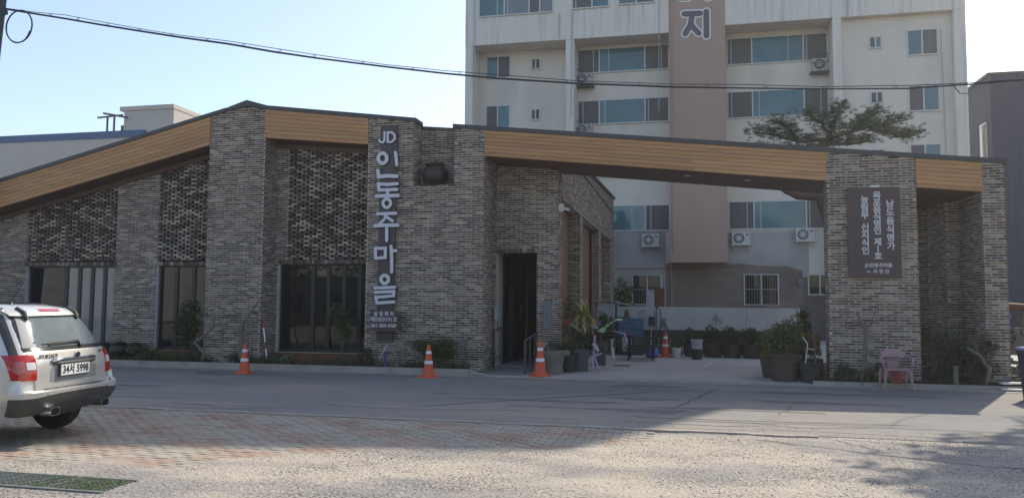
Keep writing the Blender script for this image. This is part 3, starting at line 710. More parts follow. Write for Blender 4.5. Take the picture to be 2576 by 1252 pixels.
awin(-10.1, -6.3, 16.36, 17.6, [-10.1, -8.8, -7.5, -6.95, -6.3], [T, 'glass_left', G_, 'glass_left'], FY-.02)
awin(-5.25, -3.5, 16.42, 17.6, [-5.25, -4.3, -3.5], [G_, T], FY-.02); awin(-2.95, -1.26, 16.46, 17.6, [-2.95, -2.1, -1.26], [T, G_], FY-.02)
for z in (19.1, 21.8, 24.5, 27.2):
    awin(-10.1, -6.3, z, z+1.25, [-10.1, -8.8, -7.5, -6.3], [T, G_, T], FY-.02); awin(-5.2, -1.3, z, z+1.25, [-5.2, -4, -2.4, -1.3], [G_, T, G_], FY-.02); awin(2.6, 6.6, z, z+1.25, [2.6, 4, 5.6, 6.6], [G_, T, G_], FY-.02)
# ground floor: patches of paint, barred windows
for a_ in ((-5.2, -.803, 0, 5.3), (2.1, 5.9, 3.0, 5.2)): mb = MB(); mb.box(a_[0], a_[1], RY-.03, RY-.004, a_[2], a_[3]); mb.build('painted_patch', M['aptlow'], apt)
mb = MB(); mb.prism_xz([(-.8, 0), (5.6, 0), (5.6, 3.3), (4.9, 3.52), (3.6, 3.55), (2.7, 3.68), (-.8, 3.68)], RY-.05, RY-.034); mb.build('painted_patch', M['brownpaint'], apt)
mb = MB(); mb.box(5.6, 12.0, RY-.04, RY-.02, 0, 3.0); mb.build('painted_patch', mat('dull_brown_paint', (.17, .145, .13), .9, .1, 1), apt)
awin(-2.4, -1.05, 1.68, 3.08, [-2.4, -1.7, -1.05], [D_, D_], RY-.03, bars=True)
awin(2.95, 4.45, 1.7, 3.1, [2.95, 3.7, 4.45], [D_, D_], RY-.05, bars=True)
awin(5.88, 6.85, 2.2, 3.1, [5.88, 6.36, 6.85], [D_, D_], RY-.04)
for pts in (((-.72, RY-.1, 3.6), (2.72, RY-.1, 3.62)), ((-.72, RY-.1, 3.3), (2.55, RY-.1, 3.32)), ((-.52, RY-.1, 1.3), (-.52, RY-.1, 5.0)), ((-3.2, RY-.08, 3.45), (-.75, RY-.08, 3.45)),
            ((-.42, FY-.1, 4.2), (-.42, FY-.1, 24)), ((-5.95, FY-.06, 15.0), (-5.95, FY-.06, 16.2)), ((-10.3, FY-.05, 13.2), (-10.4, FY-.05, 18)), ((-5.35, FY-.05, 11), (-5.25, FY-.06, 18)),
            ((-1.05, FY-.05, 11), (-1.0, FY-.05, 18)), ((7.6, FY-.05, 15), (7.6, FY-.05, 18)), ((11.7, FY+.3, 8), (11.62, FY+.3, 14.3))):
    mb = MB(); mb.tube(pts, .03 if pts[0][2] < 5 else .018, 6); mb.build('pipe', M['pink'] if pts[0][2] < 5 else M['greyline'], apt)
# painted characters on the stair strip
def strokes(parent, name, m_, segs, y, conv, dep=.03, yo=0):
    for i, (pts, r) in enumerate(segs):
        mb = MB(); P3 = [conv(*p) for p in pts]; closed = (pts[0] == pts[-1] and len(pts) > 2)
        loop = [Vector((p.x, p.z)) for p in P3]
        if closed: loop = loop[:-1]
        n = len(loop); L, Rr = [], []
        for k in range(n):
            a = loop[k-1] if (k > 0 or closed) else None; b = loop[(k+1) % n] if (k < n-1 or closed) else None
            d = ((loop[k]-a).normalized() if a is not None else Vector((0, 0)))+((b-loop[k]).normalized() if b is not None else Vector((0, 0)))
            if d.length < 1e-6: d = Vector((1, 0))
            d.normalize(); nn = Vector((-d.y, d.x)); q = 1
            if a is not None and b is not None: q = 1/max(.55, abs(nn.dot(Vector((-(b-loop[k]).normalized().y, (b-loop[k]).normalized().x)))))
            L.append(loop[k]+nn*r*q); Rr.append(loop[k]-nn*r*q)
        yf = y-dep-yo-.0011*i; yb = y
        def cap(c, dirv):
            a0 = math.atan2(dirv.y, dirv.x); return [c+Vector((math.cos(a0+t), math.sin(a0+t)))*r for t in (1.2, .65, 0, -.65, -1.2)]
        if closed:
            vs = []; 
            for k in range(n): vs += [(L[k].x, yf, L[k].y), (Rr[k].x, yf, Rr[k].y), (L[k].x, yb, L[k].y), (Rr[k].x, yb, Rr[k].y)]
            fs = []
            for k in range(n):
                a = 4*k; b = 4*((k+1) % n); fs += [(a, b, b+1, a+1), (a, a+2, b+2, b), (a+1, b+1, b+3, a+3)]
            mb.add(vs, fs)
        else:
            outl = L+cap(loop[-1], loop[-1]-loop[-2])+Rr[::-1]+cap(loop[0], loop[0]-loop[1])
            m2 = len(outl); vs = [(p.x, yf, p.y) for p in outl]+[(p.x, yb, p.y) for p in outl]
            tri = tessellate_polygon([[Vector((p.x, p.y, 0)) for p in outl]])
            mb.add(vs, [tuple(t) for t in tri]+[(k, k+m2, (k+1) % m2+m2, (k+1) % m2) for k in range(m2)])
        mb.build(name, m_, parent)
def ring(cx_, cy_, rx, ry, n=16, wob=0):
    pts = [(cx_+rx*math.cos(2*math.pi*k/n)*(1+wob*math.sin(k*2.1)), cy_+ry*math.sin(2*math.pi*k/n)*(1+wob*math.cos(k*1.7))) for k in range(n)]; return pts+[pts[0]]
def cJ(x, y): return atY((2550+x/2.086)/1.565, (y/2.086)/1.565, FY-.06)
JI = [([(300, 118), (430, 113)], .135), ([(366, 118), (352, 205), (308, 280)], .135), ([(352, 190), (378, 235), (420, 276)], .125), ([(481, 98), (482, 296)], .135)]
UP = [([(285, -8), (335, -10)], .1), ([(497, -120), (497, -14)], .135)]
strokes(apt, 'letter_outline', M['white'], [(p, r+.075) for p, r in JI+UP], FY-.06, cJ, .012)
strokes(apt, 'letter', mat('slate_letter', (.12, .12, .15), .8, .05), JI+UP, FY-.06, cJ, .03)

# air conditioners (each a thing)
def ac_unit(loc, label, rot=0, sc=1, cage=False):
    t = thing('air_conditioner', label, 'air conditioner', loc, 'air conditioners on the apartment wall')
    o = loc; X, Y, Z = o
    b = MB(); b.box(X-.42, X+.42, Y-.3, Y, Z, Z+.58); b.build('casing', M['acwhite'], t)
    g = MB(); m_ = Matrix.Rotation(R(90), 3, 'X')
    g.lathe([(.235, 0), (.245, .02), (.225, .024)], (X-.1, Y-.3, Z+.29), 24, m=m_); g.build('fan_ring', M['steel'], t)
    g = MB(); g.lathe([(.2, 0), (.2, .012)], (X-.1, Y-.313, Z+.29), 20, m=m_); g.build('fan_grille', M['glass_grey'], t)
    g = MB()
    for k in range(4): g.obox((X-.1, Y-.33, Z+.29), .38, .006, .05, Matrix.Rotation(R(45*k), 3, 'Y'))
    g.lathe([(.05, .0), (.05, .02)], (X-.1, Y-.325, Z+.29), 10, m=m_); g.build('fan', M['acwhite'], t)
    g = MB(); g.box(X+.2, X+.36, Y-.308, Y-.301, Z+.42, Z+.48); g.build('badge', M['signboard'], t)
    g = MB(); g.box(X-.47, X+.5, Y-.36, Y+.02, Z-.05, Z-.01); g.beam((X-.35, Y, Z-.35), (X-.35, Y-.3, Z-.05), .03, .03); g.beam((X+.35, Y, Z-.35), (X+.35, Y-.3, Z-.05), .03, .03); g.build('bracket', M['white_frame'], t)
    if cage:
        g = MB()
        for k in range(9): g.box(X-.5+k*.12, X-.49+k*.12, Y-.45, Y-.44, Z-.1, Z+.75)
        for z in (Z-.1, Z+.3, Z+.72): g.box(X-.52, X+.52, Y-.46, Y-.43, z, z+.03)
        g.box(X-.52, X-.49, Y-.45, Y, Z-.1, Z-.07); g.box(X+.49, X+.52, Y-.45, Y, Z-.1, Z-.07); g.box(X-.52, X+.52, Y-.45, Y, Z-.16, Z-.13)
        g.build('cage', M['steel'], t)
    return t
ac_unit((-1.52, RY-.03, 4.54), 'white air conditioner under the green window left of the pink strip')
ac_unit((2.78, RY-.05, 4.58), 'largest white air conditioner just right of the pink strip at ground floor')
ac_unit((5.7, RY-.05, 4.72), 'small white air conditioner beside the brick sign column, below the wide window')
ac_unit((-4.85, RY, 12.85), 'caged air conditioner beside the left pier under the highest balcony window', cage=True)
ac_unit((-4.85, RY, 10.2), 'caged air conditioner on the left pier just above the canopy roof', cage=True)
ac_unit((6.6, RY, 12.9), 'caged air conditioner beside the right pier of the apartment block', cage=True)
# gas meter
g = MB(); g.box(5.35, 5.6, RY-.2, RY-.03, 2.6, 2.95); g.tube([(5.42, RY-.1, 2.95), (5.42, RY-.1, 3.15), (5.55, RY-.1, 3.15), (5.55, RY-.1, 2.95)], .02)
tag(g.build('gas_meter', M['galv']), 'small grey gas meter on the wall beside the white framed window', 'gas meter')

# low whitewashed wall on a stone base at the back of the lot
wl = thing('boundary_wall', 'stained whitewashed boundary wall on dark stone base behind the potted plants', 'wall', (.9, 27, 0))
x = -3.0
for xe in (-.95, .98, 2.1, 3.9):
    g = MB(); g.box(x, xe-.012, 27, 27.25, .83, 1.60-.01*(xe > 2)); g.build('wall_panel', M['whitewall'], wl); x = xe
g = MB()
for k in range(3):
    xx = -3.0-.3*(k % 2)
    while xx < 3.9:
        L = rnd.uniform(.3, .6); g.box(max(xx, -3.0), min(xx+L-.02, 3.9), 27.02+rnd.uniform(-.02, .02), 27.3, k*.27+.005, k*.27+.26); xx += L
g.build('base_stones', M['stone'], wl, kind='stuff')
g = MB(); g.box(2.75, 3.1, 26.9, 27.2, 1.62, 1.72); tag(g.build('concrete_block', M['kerb']), 'grey concrete block lying on the whitewashed wall', 'block')
# tall board and white sheet leaning against the wall, left
g = MB(); g.box(-.98, -.62, 27.4, 27.46, 1.0, 2.26); tag(g.build('brown_board', M['planter']), 'brown board standing behind the wall below the barred window', 'board')
g = MB(); g.box(-1.24, -.96, 27.3, 27.34, 1.55, 2.18); tag(g.build('white_board', M['box']), 'white sheet standing in front of the brown board', 'board')

# side cladding building at the right, pale building far left
t = thing('clad_building', 'dark blue grey metal clad building beyond the right end of the restaurant', 'building', (20, 45, 0))
g = MB(); g.box(16.15, 34, 45, 50.2, -.1, 14.0); g.build('wall', M['metalwall'], t)
g = MB()
for k in range(56): g.box(16.2+k*.32, 16.27+k*.32, 44.965, 44.998, 0, 13.9)
g.build('cladding_ribs', M['metalwall'], t, kind='stuff')
g = MB(); g.box(16.0, 34.1, 44.9, 50.3, 14.0, 14.12); g.build('roof_edge', M['flash'], t)
g = MB(); g.box(16.08, 16.14, 45.6, 46.5, 9.6, 11.6); fr_ = g.build('window', M['white_frame'], t)
g = MB(); g.box(16.06, 16.079, 45.65, 46.0, 9.7, 11.5); g.build('pane', M['glass_grey'], fr_); g = MB(); g.box(16.06, 16.079, 46.08, 46.45, 9.7, 11.5); g.build('pane', M['glass_white'], fr_)
t = thing('pale_building', 'grey rendered building with a blue roof strip behind the left roof slope', 'building', (-42, 45, 0))
g = MB(); g.box(-70, -35.7, 45, 48, -.1, 12.72); g.build('wall', M['farwall'], t)
g = MB(); g.box(-70, -35.66, 44.95, 45.3, 12.72, 13.22); g.build('blue_strip', M['bluestrip'], t)
g = MB(); g.box(-70, -35.68, 45.31, 48, 12.723, 13.1); g.build('parapet', M['white_frame'], t)
g = MB(); g.box(-38.1, -34.15, 46, 52.5, 12, 14.85); g.build('stair_tower', M['farwall'], t)
g = MB(); g.box(-38.4, -34.12, 45.9, 52.6, 14.85, 15.15); g.build('tower_coping', M['farwall'], t)
g = MB(); g.box(-38.5, -38.1, 46.2, 46.6, 13.1, 13.9); g.build('vent_box', M['planter'], t)
for xa, xb, z, xs in ((-39.9, -37.9, 14.35, -39.1), (-39.45, -37.5, 14.45, -38.55)):
    g = MB(); g.tube([(xs, 45.6, 13.1), (xs, 45.6, z)], .07, 8); g.tube([(xa, 45.6, z+.02+(.2 if xa > -39.8 else 0)), (xb, 45.6, z+.02-(.2 if xa > -39.8 else -.1))], .07, 8)
    tag(g.build('roof_vent', M['steel']), 'T shaped vent pipe %s on the flat roof beside the stair tower' % ('further left' if xa < -39.8 else 'nearer the stair tower'), 'vent pipe', 'vent pipes on the far roof')

# across the street, behind the camera: seen only mirrored in the windows
t = thing('opposite_building', 'pale two storey building across the street, mirrored in the restaurant windows', 'building', (-20, -16, 0))
g = MB(); g.box(-60, -37, -24, -16, 0, 4.2); g.build('pale_wing', M['whitewall'], t)
g = MB(); g.box(-36.9, 22, -26, -17, 0, 3.6); g.build('wall', M['blackplastic'], t)
for k in range(7):
    g = MB(); g.box(-34+k*3.4, -32.4+k*3.4, -16.98, -16.9, .9, 2.4); g.build('window', M['glass_dark'], t)
# ------------------------------------------------------------------ vegetation
def rdir(r=rnd):
    while True:
        v = Vector((r.uniform(-1, 1), r.uniform(-1, 1), r.uniform(-1, 1)))
        if .05 < v.length < 1: return v.normalized()
def foliage(mb, c, rad, n, size, cols, rg=rnd, clumps=9, droop=0., fill=.75, narrow=.45):
    c = Vector(c); cl = []
    for k in range(clumps):
        d = rdir(rg); q = rg.uniform(.35, .85); cl.append((Vector((d.x*rad[0]*q, d.y*rad[1]*q, d.z*rad[2]*q)), rg.uniform(.28, .5), rg.uniform(.8, 1.2)))
    for i in range(n):
        o, cr, br = cl[i % clumps]; d = rdir(rg); q = rg.random()**.45
        p = c+o+Vector((d.x*rad[0], d.y*rad[1], d.z*rad[2]))*cr*q
        ld = (d+rdir(rg)*.8+Vector((0, 0, -droop))).normalized(); k = br*rg.uniform(.75, 1.25); cc = rg.choice(cols)
        L = size*rg.uniform(.6, 1.35); mb.leaf(p, ld, rdir(rg), L, L*narrow, (cc[0]*k, cc[1]*k, cc[2]*k))
GRN = [(.045, .075, .022), (.06, .095, .028), (.035, .06, .02), (.08, .11, .03)]
DGR = [(.028, .045, .02), (.035, .055, .022), (.045, .06, .028)]
OLV = [(.075, .075, .03), (.09, .095, .035), (.06, .06, .03), (.10, .085, .04)]
YGR = [(.16, .18, .04), (.12, .15, .035), (.19, .19, .06), (.09, .12, .03)]
def shrub(name, label, cat, loc, rad, n, size, cols, stems=5, group=None, narrow=.45, lift=0):
    X, Y, Z = loc; t = thing(name, label, cat, loc, group)
    g = MB()
    for k in range(stems):
        a = rnd.uniform(0, 6.28); q = rnd.uniform(.2, .6)
        g.tube([(X+.02*math.cos(a), Y+.02*math.sin(a), Z-.03), (X+rad[0]*q*.5*math.cos(a), Y+rad[1]*q*.5*math.sin(a), Z+lift+rad[2]*.7), (X+rad[0]*q*math.cos(a), Y+rad[1]*q*math.sin(a), Z+lift+rad[2]*1.5)], [.012+rad[0]*.015, .01, .004], 5)
    g.build('stem', M['bark'], t)
    f = MB(); foliage(f, (X, Y, Z+lift+rad[2]), rad, n, size, cols, narrow=narrow, clumps=max(7, int(n/160))); f.build('foliage', M['leaf'], t, kind='stuff')
    return t
BZ = .08
shrub('low_shrub', 'low rounded shrub below the narrow second window', 'shrub', (-14.2, 18.4, BZ), (.4, .25, .25), 800, .06, GRN)
shrub('small_tree', 'leafy young tree in front of the narrow second window', 'tree', (-13.15, 18.45, BZ), (.52, .3, .62), 2600, .08, GRN+DGR[:1], 4, lift=.5)
shrub('thin_sapling', 'slim light green sapling at the right end of the big dark window', 'sapling', (-8.55, 18.4, BZ), (.42, .22, .55), 1200, .08, GRN, 2, lift=.5)
shrub('round_bush', 'dense round evergreen bush left of the entrance ramp', 'bush', (-5.95, 18.2, BZ), (.66, .24, .38), 4200, .045, GRN, 7, lift=.12)
shrub('dark_bush', 'small dark bush under the lower end of the vertical sign', 'bush', (-7.75, 18.18, BZ), (.28, .15, .26), 650, .05, DGR)
shrub('sprig', 'low ragged weedy shrub just left of the striped pole', 'shrub', (-11.3, 18.2, BZ), (.45, .12, .16), 420, .06, OLV)
# broad-leaved hosta with pale edges
t = thing('hosta', 'variegated hosta with pale edged leaves below the big dark window', 'plant', (-10.1, 18.35, BZ)); g = MB()
for k in range(46):
    a = rnd.uniform(0, 6.28); el = rnd.uniform(.1, 1.1); L = rnd.uniform(.2, .34); p = Vector((-10.1, 18.35, BZ+.05)); d = Vector((math.cos(a)*math.cos(el), .6*math.sin(a)*math.cos(el), math.sin(el)*.8))
    p1 = p+d*L; p2 = p1+Vector((d.x, d.y, -.25))*L*.7; s_ = d.cross(Vector((0, 0, 1))).normalized()*.045
    g.add([p, p1+s_*1.25, p2, p1-s_*1.25], [(0, 1, 2, 3)], (.30, .33, .18)); g.add([p+Vector((0, 0, .003)), p1+s_*.8+Vector((0, 0, .006)), p2+Vector((0, 0, .005))-(p2-p1)*.15, p1-s_*.8+Vector((0, 0, .006))], [(0, 1, 2, 3)], rnd.choice(GRN))
g.build('leaves', M['leaf'], t, kind='stuff')
def bare(name, label, pts_list, cat='tree', bark='bark_pale', leaves=0):
    loc = Vector(pts_list[0][0][0]); t = thing(name, label, cat, loc)
    for i, (pts, rr) in enumerate(pts_list):
        # densify with a little wobble
        P3 = [Vector(p) for p in pts]; out, ra = [], []
        for k in range(len(P3)-1):
            for q in range(3):
                out.append(P3[k].lerp(P3[k+1], q/3)+rdir()*.012); ra.append(rr[0]+(rr[1]-rr[0])*(k+q/3)/(len(P3)-1))
        out.append(P3[-1]); ra.append(rr[1]); g = MB(); g.tube(out, ra, 7); g.build('trunk' if i == 0 else 'branch', M[bark], t, smooth=True)
    if leaves:
        f = MB()
        for pts, rr in pts_list[1:]: foliage(f, pts[-1], (.14, .1, .09), leaves, .045, OLV, clumps=4)
        f.build('foliage', M['leaf'], t, kind='stuff')
    return t
bare('pollarded_tree', 'bare Y shaped little trunk behind the leftmost traffic cone', [
    ([(-11.22, 18.15, BZ), (-11.25, 18.15, .9), (-11.2, 18.15, 1.15)], (.075, .055)), ([(-11.2, 18.15, 1.1), (-11.35, 18.15, 1.32), (-11.5, 18.12, 1.5)], (.035, .02)), ([(-11.2, 18.15, 1.1), (-11.0, 18.15, 1.4), (-10.65, 18.1, 1.8)], (.045, .014)), ([(-11.05, 18.15, 1.35), (-10.8, 18.2, 1.45), (-10.6, 18.2, 1.7)], (.025, .01))])
bare('twisted_tree', 'crooked bonsai-like trunk leaning at the foot of the tall brick pillar', [
    ([(-12.35, 18.12, BZ), (-12.3, 18.12, .35), (-12.6, 18.12, .62), (-12.35, 18.12, .75), (-12.05, 18.12, 1.0)], (.05, .03)), ([(-12.05, 18.12, 1.0), (-12.0, 18.12, 1.25), (-12.05, 18.1, 1.45)], (.022, .01)), ([(-12.1, 18.12, .95), (-11.85, 18.1, 1.15), (-11.65, 18.1, 1.3)], (.02, .008)), ([(-12.05, 18.12, 1.2), (-12.3, 18.1, 1.4)], (.015, .008))], leaves=40)
bare('twisted_shrub', 'crooked S shaped bare shrub left of the round bush', [
    ([(-6.7, 18.15, BZ), (-6.75, 18.15, .4), (-6.95, 18.15, .48), (-6.7, 18.15, .55), (-6.72, 18.15, .8), (-6.98, 18.15, 1.05)], (.05, .025)), ([(-6.98, 18.15, 1.05), (-6.9, 18.15, 1.25)], (.018, .008)), ([(-6.75, 18.15, 1.0), (-6.55, 18.12, 1.15)], (.015, .006)), ([(-6.9, 18.15, 1.2), (-6.75, 18.12, 1.3)], (.012, .006))], cat='shrub', leaves=35)
bare('forked_tree', 'bare forked young tree in front of the brick sign column', [
    ([(3.78, 18.1, BZ), (3.85, 18.1, .6), (3.9, 18.1, 1.05), (3.88, 18.1, 1.22)], (.055, .042)), ([(3.88, 18.1, 1.2), (3.78, 18.1, 1.38), (3.72, 18.1, 1.6)], (.035, .026)), ([(3.88, 18.1, 1.2), (4.05, 18.1, 1.36), (4.35, 18.1, 1.48)], (.025, .01)), ([(4.0, 18.1, 1.33), (4.1, 18.1, 1.6), (4.22, 18.1, 1.75)], (.012, .005))])
shrub('low_shrub', 'small dark leafy shrub at the left foot of the sign column', 'shrub', (3.45, 18.15, BZ-.02), (.27, .18, .2), 700, .05, DGR)
shrub('low_shrub', 'brighter green small shrub between the forked tree and the pink chair', 'shrub', (3.98, 18.1, BZ-.02), (.27, .16, .22), 700, .055, GRN+DGR)
shrub('tall_bush', 'large dark bush filling the gap right of the sign column', 'bush', (5.55, 18.55, BZ-.04), (.55, .35, .68), 3600, .06, OLV+DGR, 9)
shrub('ragged_bush', 'brownish ragged bush in front of the last brick column', 'bush', (6.25, 18.2, BZ-.04), (.4, .15, .5), 1300, .06, OLV+[(.07, .045, .03)], 6, lift=.1)
shrub('dark_bush', 'dark low bush right behind the pink chair at the column corner', 'bush', (5.35, 18.15, BZ-.04), (.25, .15, .22), 700, .05, DGR)
bare('curved_trunk', 'bare curved trunk arching low before the last brick column', [([(6.2, 18.08, .05), (6.28, 18.05, .4), (6.1, 18.05, .68), (5.85, 18.05, .85)], (.05, .03)), ([(6.1, 18.05, .68), (6.0, 18.1, 1.0)], (.015, .008))])
t = shrub('flowering_shrub', 'sunlit pale yellow green shrub with pink blossoms at the far right corner', 'shrub', (7.35, 18.6, .03), (.26, .25, .45), 700, .07, YGR+[(.3, .28, .12)], 5)
g = MB(); foliage(g, (7.32, 18.5, .6), (.3, .25, .4), 60, .06, [(.6, .12, .2), (.5, .2, .25)], clumps=14, narrow=.9); g.build('blossom', M['flower'], t, kind='stuff')
g = MB(); g.lathe([(.05, 0), (.045, .36), (.065, .37), (.06, .40), (0.04, .40)], (5.62, 18.02, .05), 12); tag(g.build('pipe_post', M['mortarstone']), 'short pale pipe post standing in the bed right of the chair', 'post')
# broad mass of thin dry growth beside the arcade
shrub('tall_bamboo', 'tall wispy brownish plant at the corner of the arcade', 'plant', (-2.95, 20.8, 0), (.32, .3, .85), 1500, .07, OLV+[(.06, .045, .03)], 8, lift=.15, narrow=.25)
shrub('bamboo_clump', 'leafy dark green clump behind the striped dragon plant', 'plant', (-2.75, 22.2, 0), (.35, .3, .55), 1500, .08, DGR+GRN, 6, narrow=.3)

# pine behind the canopy
pine = thing('pine_tree', 'wide flat topped pine rising behind the canopy in front of the flats', 'tree', (4.6, 24, 0))
g = MB()
def limb(pts, r0, r1, name='branch'):
    P3 = [Vector(p) for p in pts]; out = []; ra = []
    for k in range(len(P3)-1):
        for q in range(4): out.append(P3[k].lerp(P3[k+1], q/4)+rdir()*.03); ra.append(r0+(r1-r0)*(k+q/4)/(len(P3)-1))
    out.append(P3[-1]); ra.append(r1); m_ = MB(); m_.tube(out, ra, 8); m_.build(name, M['bark'], pine, smooth=True)
limb([(4.6, 24, 0), (4.5, 24, 3.2), (4.0, 24, 4.9), (3.4, 24, 4.95), (2.95, 24, 5.2), (3.2, 24, 5.7), (4.0, 24, 6.3), (4.3, 24, 6.7)], .16, .09, 'trunk')
BR = [[(4.3, 24, 6.6), (3.4, 23.9, 6.55), (2.7, 23.8, 6.75), (2.2, 23.8, 6.85)], [(4.0, 24, 6.35), (3.0, 24.2, 6.35), (2.2, 24.2, 6.4)], [(4.3, 24, 6.7), (4.0, 23.9, 7.15), (3.6, 23.8, 7.3)], [(4.3, 24, 6.7), (4.5, 24, 7.25), (4.6, 24, 7.55)],
      [(4.3, 24, 6.6), (5.0, 24, 6.85), (5.7, 23.9, 6.95), (6.3, 23.9, 7.05)], [(5.4, 23.9, 6.85), (5.9, 23.9, 6.7), (6.3, 23.9, 6.55), (6.6, 23.9, 6.6)], [(4.2, 24, 6.45), (4.9, 24.2, 6.5), (5.5, 24.2, 6.55)], [(4.9, 24, 6.85), (5.3, 24, 7.15), (5.6, 23.9, 7.3)], [(3.4, 23.9, 6.6), (3.1, 23.8, 6.95), (2.8, 23.8, 7.1)]]
for b in BR: limb(b, .055, .018)
pf = MB()
def tuft(p, s, col):
    for k in range(16):
        d = rdir(); d.z = abs(d.z)*.8+.1; d.normalize(); pf.leaf(p, d, rdir(), s*rnd.uniform(.7, 1.2), s*.09, tuple(v*rnd.uniform(.75, 1.3) for v in col))
PCL = [(.045, .085, .04), (.06, .105, .045), (.04, .075, .04), (.10, .135, .05)]
pads = []
for b in BR:
    for k in range(1, len(b)):
        for q in (.35, .75, 1.0): pads.append(Vector(b[k-1]).lerp(Vector(b[k]), q))
for p in pads:
    c = rnd.choice(PCL)
    for i in range(30):
        o = Vector((rnd.gauss(0, .15), rnd.gauss(0, .2), rnd.gauss(.06, .08))); tuft(p+o, .12, c)
pf.build('needles', M['leaf'], pine, kind='stuff')

# broadleaf tree standing off to the right (its shadow falls in the near right corner)
def big_tree(label, loc, crown, rad, n, seed, group=None):
    rg = random.Random(seed); t = thing('street_tree', label, 'tree', loc, group); X, Y, Z = loc; cx_, cy_, cz = crown; g = MB()
    g.tube([(X, Y, Z-.1), (X+.05, Y, Z+1.2), ((X+cx_)/2, (Y+cy_)/2, cz*.6), (cx_, cy_, cz)], [.16, .13, .11, .04], 10); g.build('trunk', M['bark'], t, smooth=True)
    for k in range(8):
        d = rdir(rg); g = MB(); g.tube([((X+cx_)/2, (Y+cy_)/2, cz*.62+.15*k*.5), (cx_+d.x*rad[0]*.4, cy_+d.y*rad[1]*.4, cz+d.z*rad[2]*.2), (cx_+d.x*rad[0]*.85, cy_+d.y*rad[1]*.85, cz+d.z*rad[2]*.8)], [.05, .03, .012], 6); g.build('branch', M['bark'], t)
    f = MB(); foliage(f, crown, rad, n, .3, GRN+DGR, rg, clumps=int(n/180), narrow=.6); f.build('crown', M['leaf'], t, kind='stuff')
    return t
big_tree('tall leafy tree standing beyond the right edge of the yard', (11.2, 19.5, -.1), (10.4, 19.4, 12.6), (2.6, 2.8, 2.0), 17000, 11)
big_tree('second tall leafy tree further back beyond the right edge of the yard', (12.6, 22.9, -.1), (11.9, 22.7, 13.0), (1.9, 2.2, 1.9), 9000, 12)
for i, (x, y) in enumerate(((-30, -10), (-25.5, -9), (-20.5, -9.5), (-15, -9.5), (-9, -9), (4, -11))):
    big_tree('street tree number %s along the opposite side of the street, mirrored in the windows' % ('one', 'two', 'three', 'four', 'five', 'six')[i], (x, y, -.1), (x, y, 5.2), (2.6, 2.4, 2.2), 1600, 40+i, 'trees across the street')

# low weeds and dry stems all along the left bed
g = MB()
for k in range(9000):
    x = rnd.uniform(-16, -5.1); y = 18.06+rnd.random()**1.3*.55; 
    if X1-.1 < x < X2+.1 or -7.9 < x < -4.9: y = 18.06+.28*rnd.random()
    if vn(x*2.2, 1.3)+rnd.gauss(0, .35) < -.05: continue
    d = Vector((rnd.uniform(-.7, .7), rnd.uniform(-.7, .3), 1)).normalized(); L = rnd.uniform(.05, .28)*(1+.5*vn(x*1.7, 0)); g.leaf(Vector((x, y, .06)), d, rdir(), L, .012+.02*rnd.random(), rnd.choice(OLV+OLV+GRN+[(.13, .09, .05)]))
g.build('weeds', M['leaf'], kind='stuff')
g = MB()
for k in range(1800):
    x = rnd.uniform(2.85, 7.0); y = 18.05+rnd.random()*.33
    d = Vector((rnd.uniform(-.7, .7), rnd.uniform(-.7, .3), 1)).normalized(); L = rnd.uniform(.04, .13); g.leaf(Vector((x, y, .04)), d, rdir(), L, .02, rnd.choice(OLV+[(.13, .09, .05), (.1, .07, .04)]))
g.build('bed_litter', M['leaf'], kind='stuff')
# ------------------------------------------------------------------ signs
SY = P-.09
sg = thing('vertical_sign', 'tall narrow dark sign board with raised lavender Korean characters', 'sign', (-7.3, SY, .6))
g = MB(); g.prism_xz([(-7.55, .72), (-7.12, .72), (-7.08, 6.22), (-7.53, 6.22)], SY, P-.02); g.build('board', M['signboard'], sg)
def cA(x, y): return atY((1440+x/2.98)/1.565, (480+y/2.98)/1.565, SY)
def cB(x, y): return atY((1440+x/2.505)/1.565, (900+y/2.505)/1.565, SY)
kA, kB = 19.2/1935/2.98/1.565, 19.2/1935/2.505/1.565
LA = [[([(228, 125), (226, 222), (208, 245), (182, 242), (165, 218)], 13)], [([(265, 128), (265, 240), (312, 240), (346, 205), (346, 158), (312, 128), (265, 128)], 13)],
      [(ring(204, 430, 50, 60, 14, .04), 21), ([(356, 362), (364, 430), (371, 508)], 18)], [([(150, 575), (160, 648), (255, 635), (372, 640)], 22)],
      [([(152, 728), (260, 737), (377, 728)], 19), ([(155, 745), (165, 803), (372, 794)], 19), ([(263, 800), (263, 862)], 18), ([(132, 874), (260, 868), (388, 866)], 21), (ring(255, 956, 45, 50, 14, .03), 18)],
      [([(142, 1080), (360, 1073)], 18), ([(248, 1085), (225, 1145), (160, 1205)], 17), ([(235, 1105), (290, 1140), (322, 1162)], 17), ([(115, 1220), (250, 1212), (385, 1212)], 21)]]
LB = [[([(213, -2), (212, 118)], 16)], [([(101, 195), (200, 192), (198, 284), (104, 292), (101, 195)], 15), ([(256, 175), (262, 300), (261, 427)], 16), ([(262, 217), (308, 217)], 15)],
      [(ring(193, 499, 38, 40, 14, .03), 17), ([(97, 583), (292, 577)], 15), ([(97, 626), (283, 618), (279, 660), (105, 676), (118, 731), (285, 721)], 15)]]
rim = mat('sign_rim', (.018, .016, .02), .6, 0)
for grp, cv, k in ((LA, cA, kA), (LB, cB, kB)):
    for segs in grp:
        strokes(sg, 'letter_rim', rim, [(p, (r+5)*k) for p, r in segs], SY, cv, .02)
        strokes(sg, 'letter', M['letter'], [(p, r*k) for p, r in segs], SY, cv, .05)
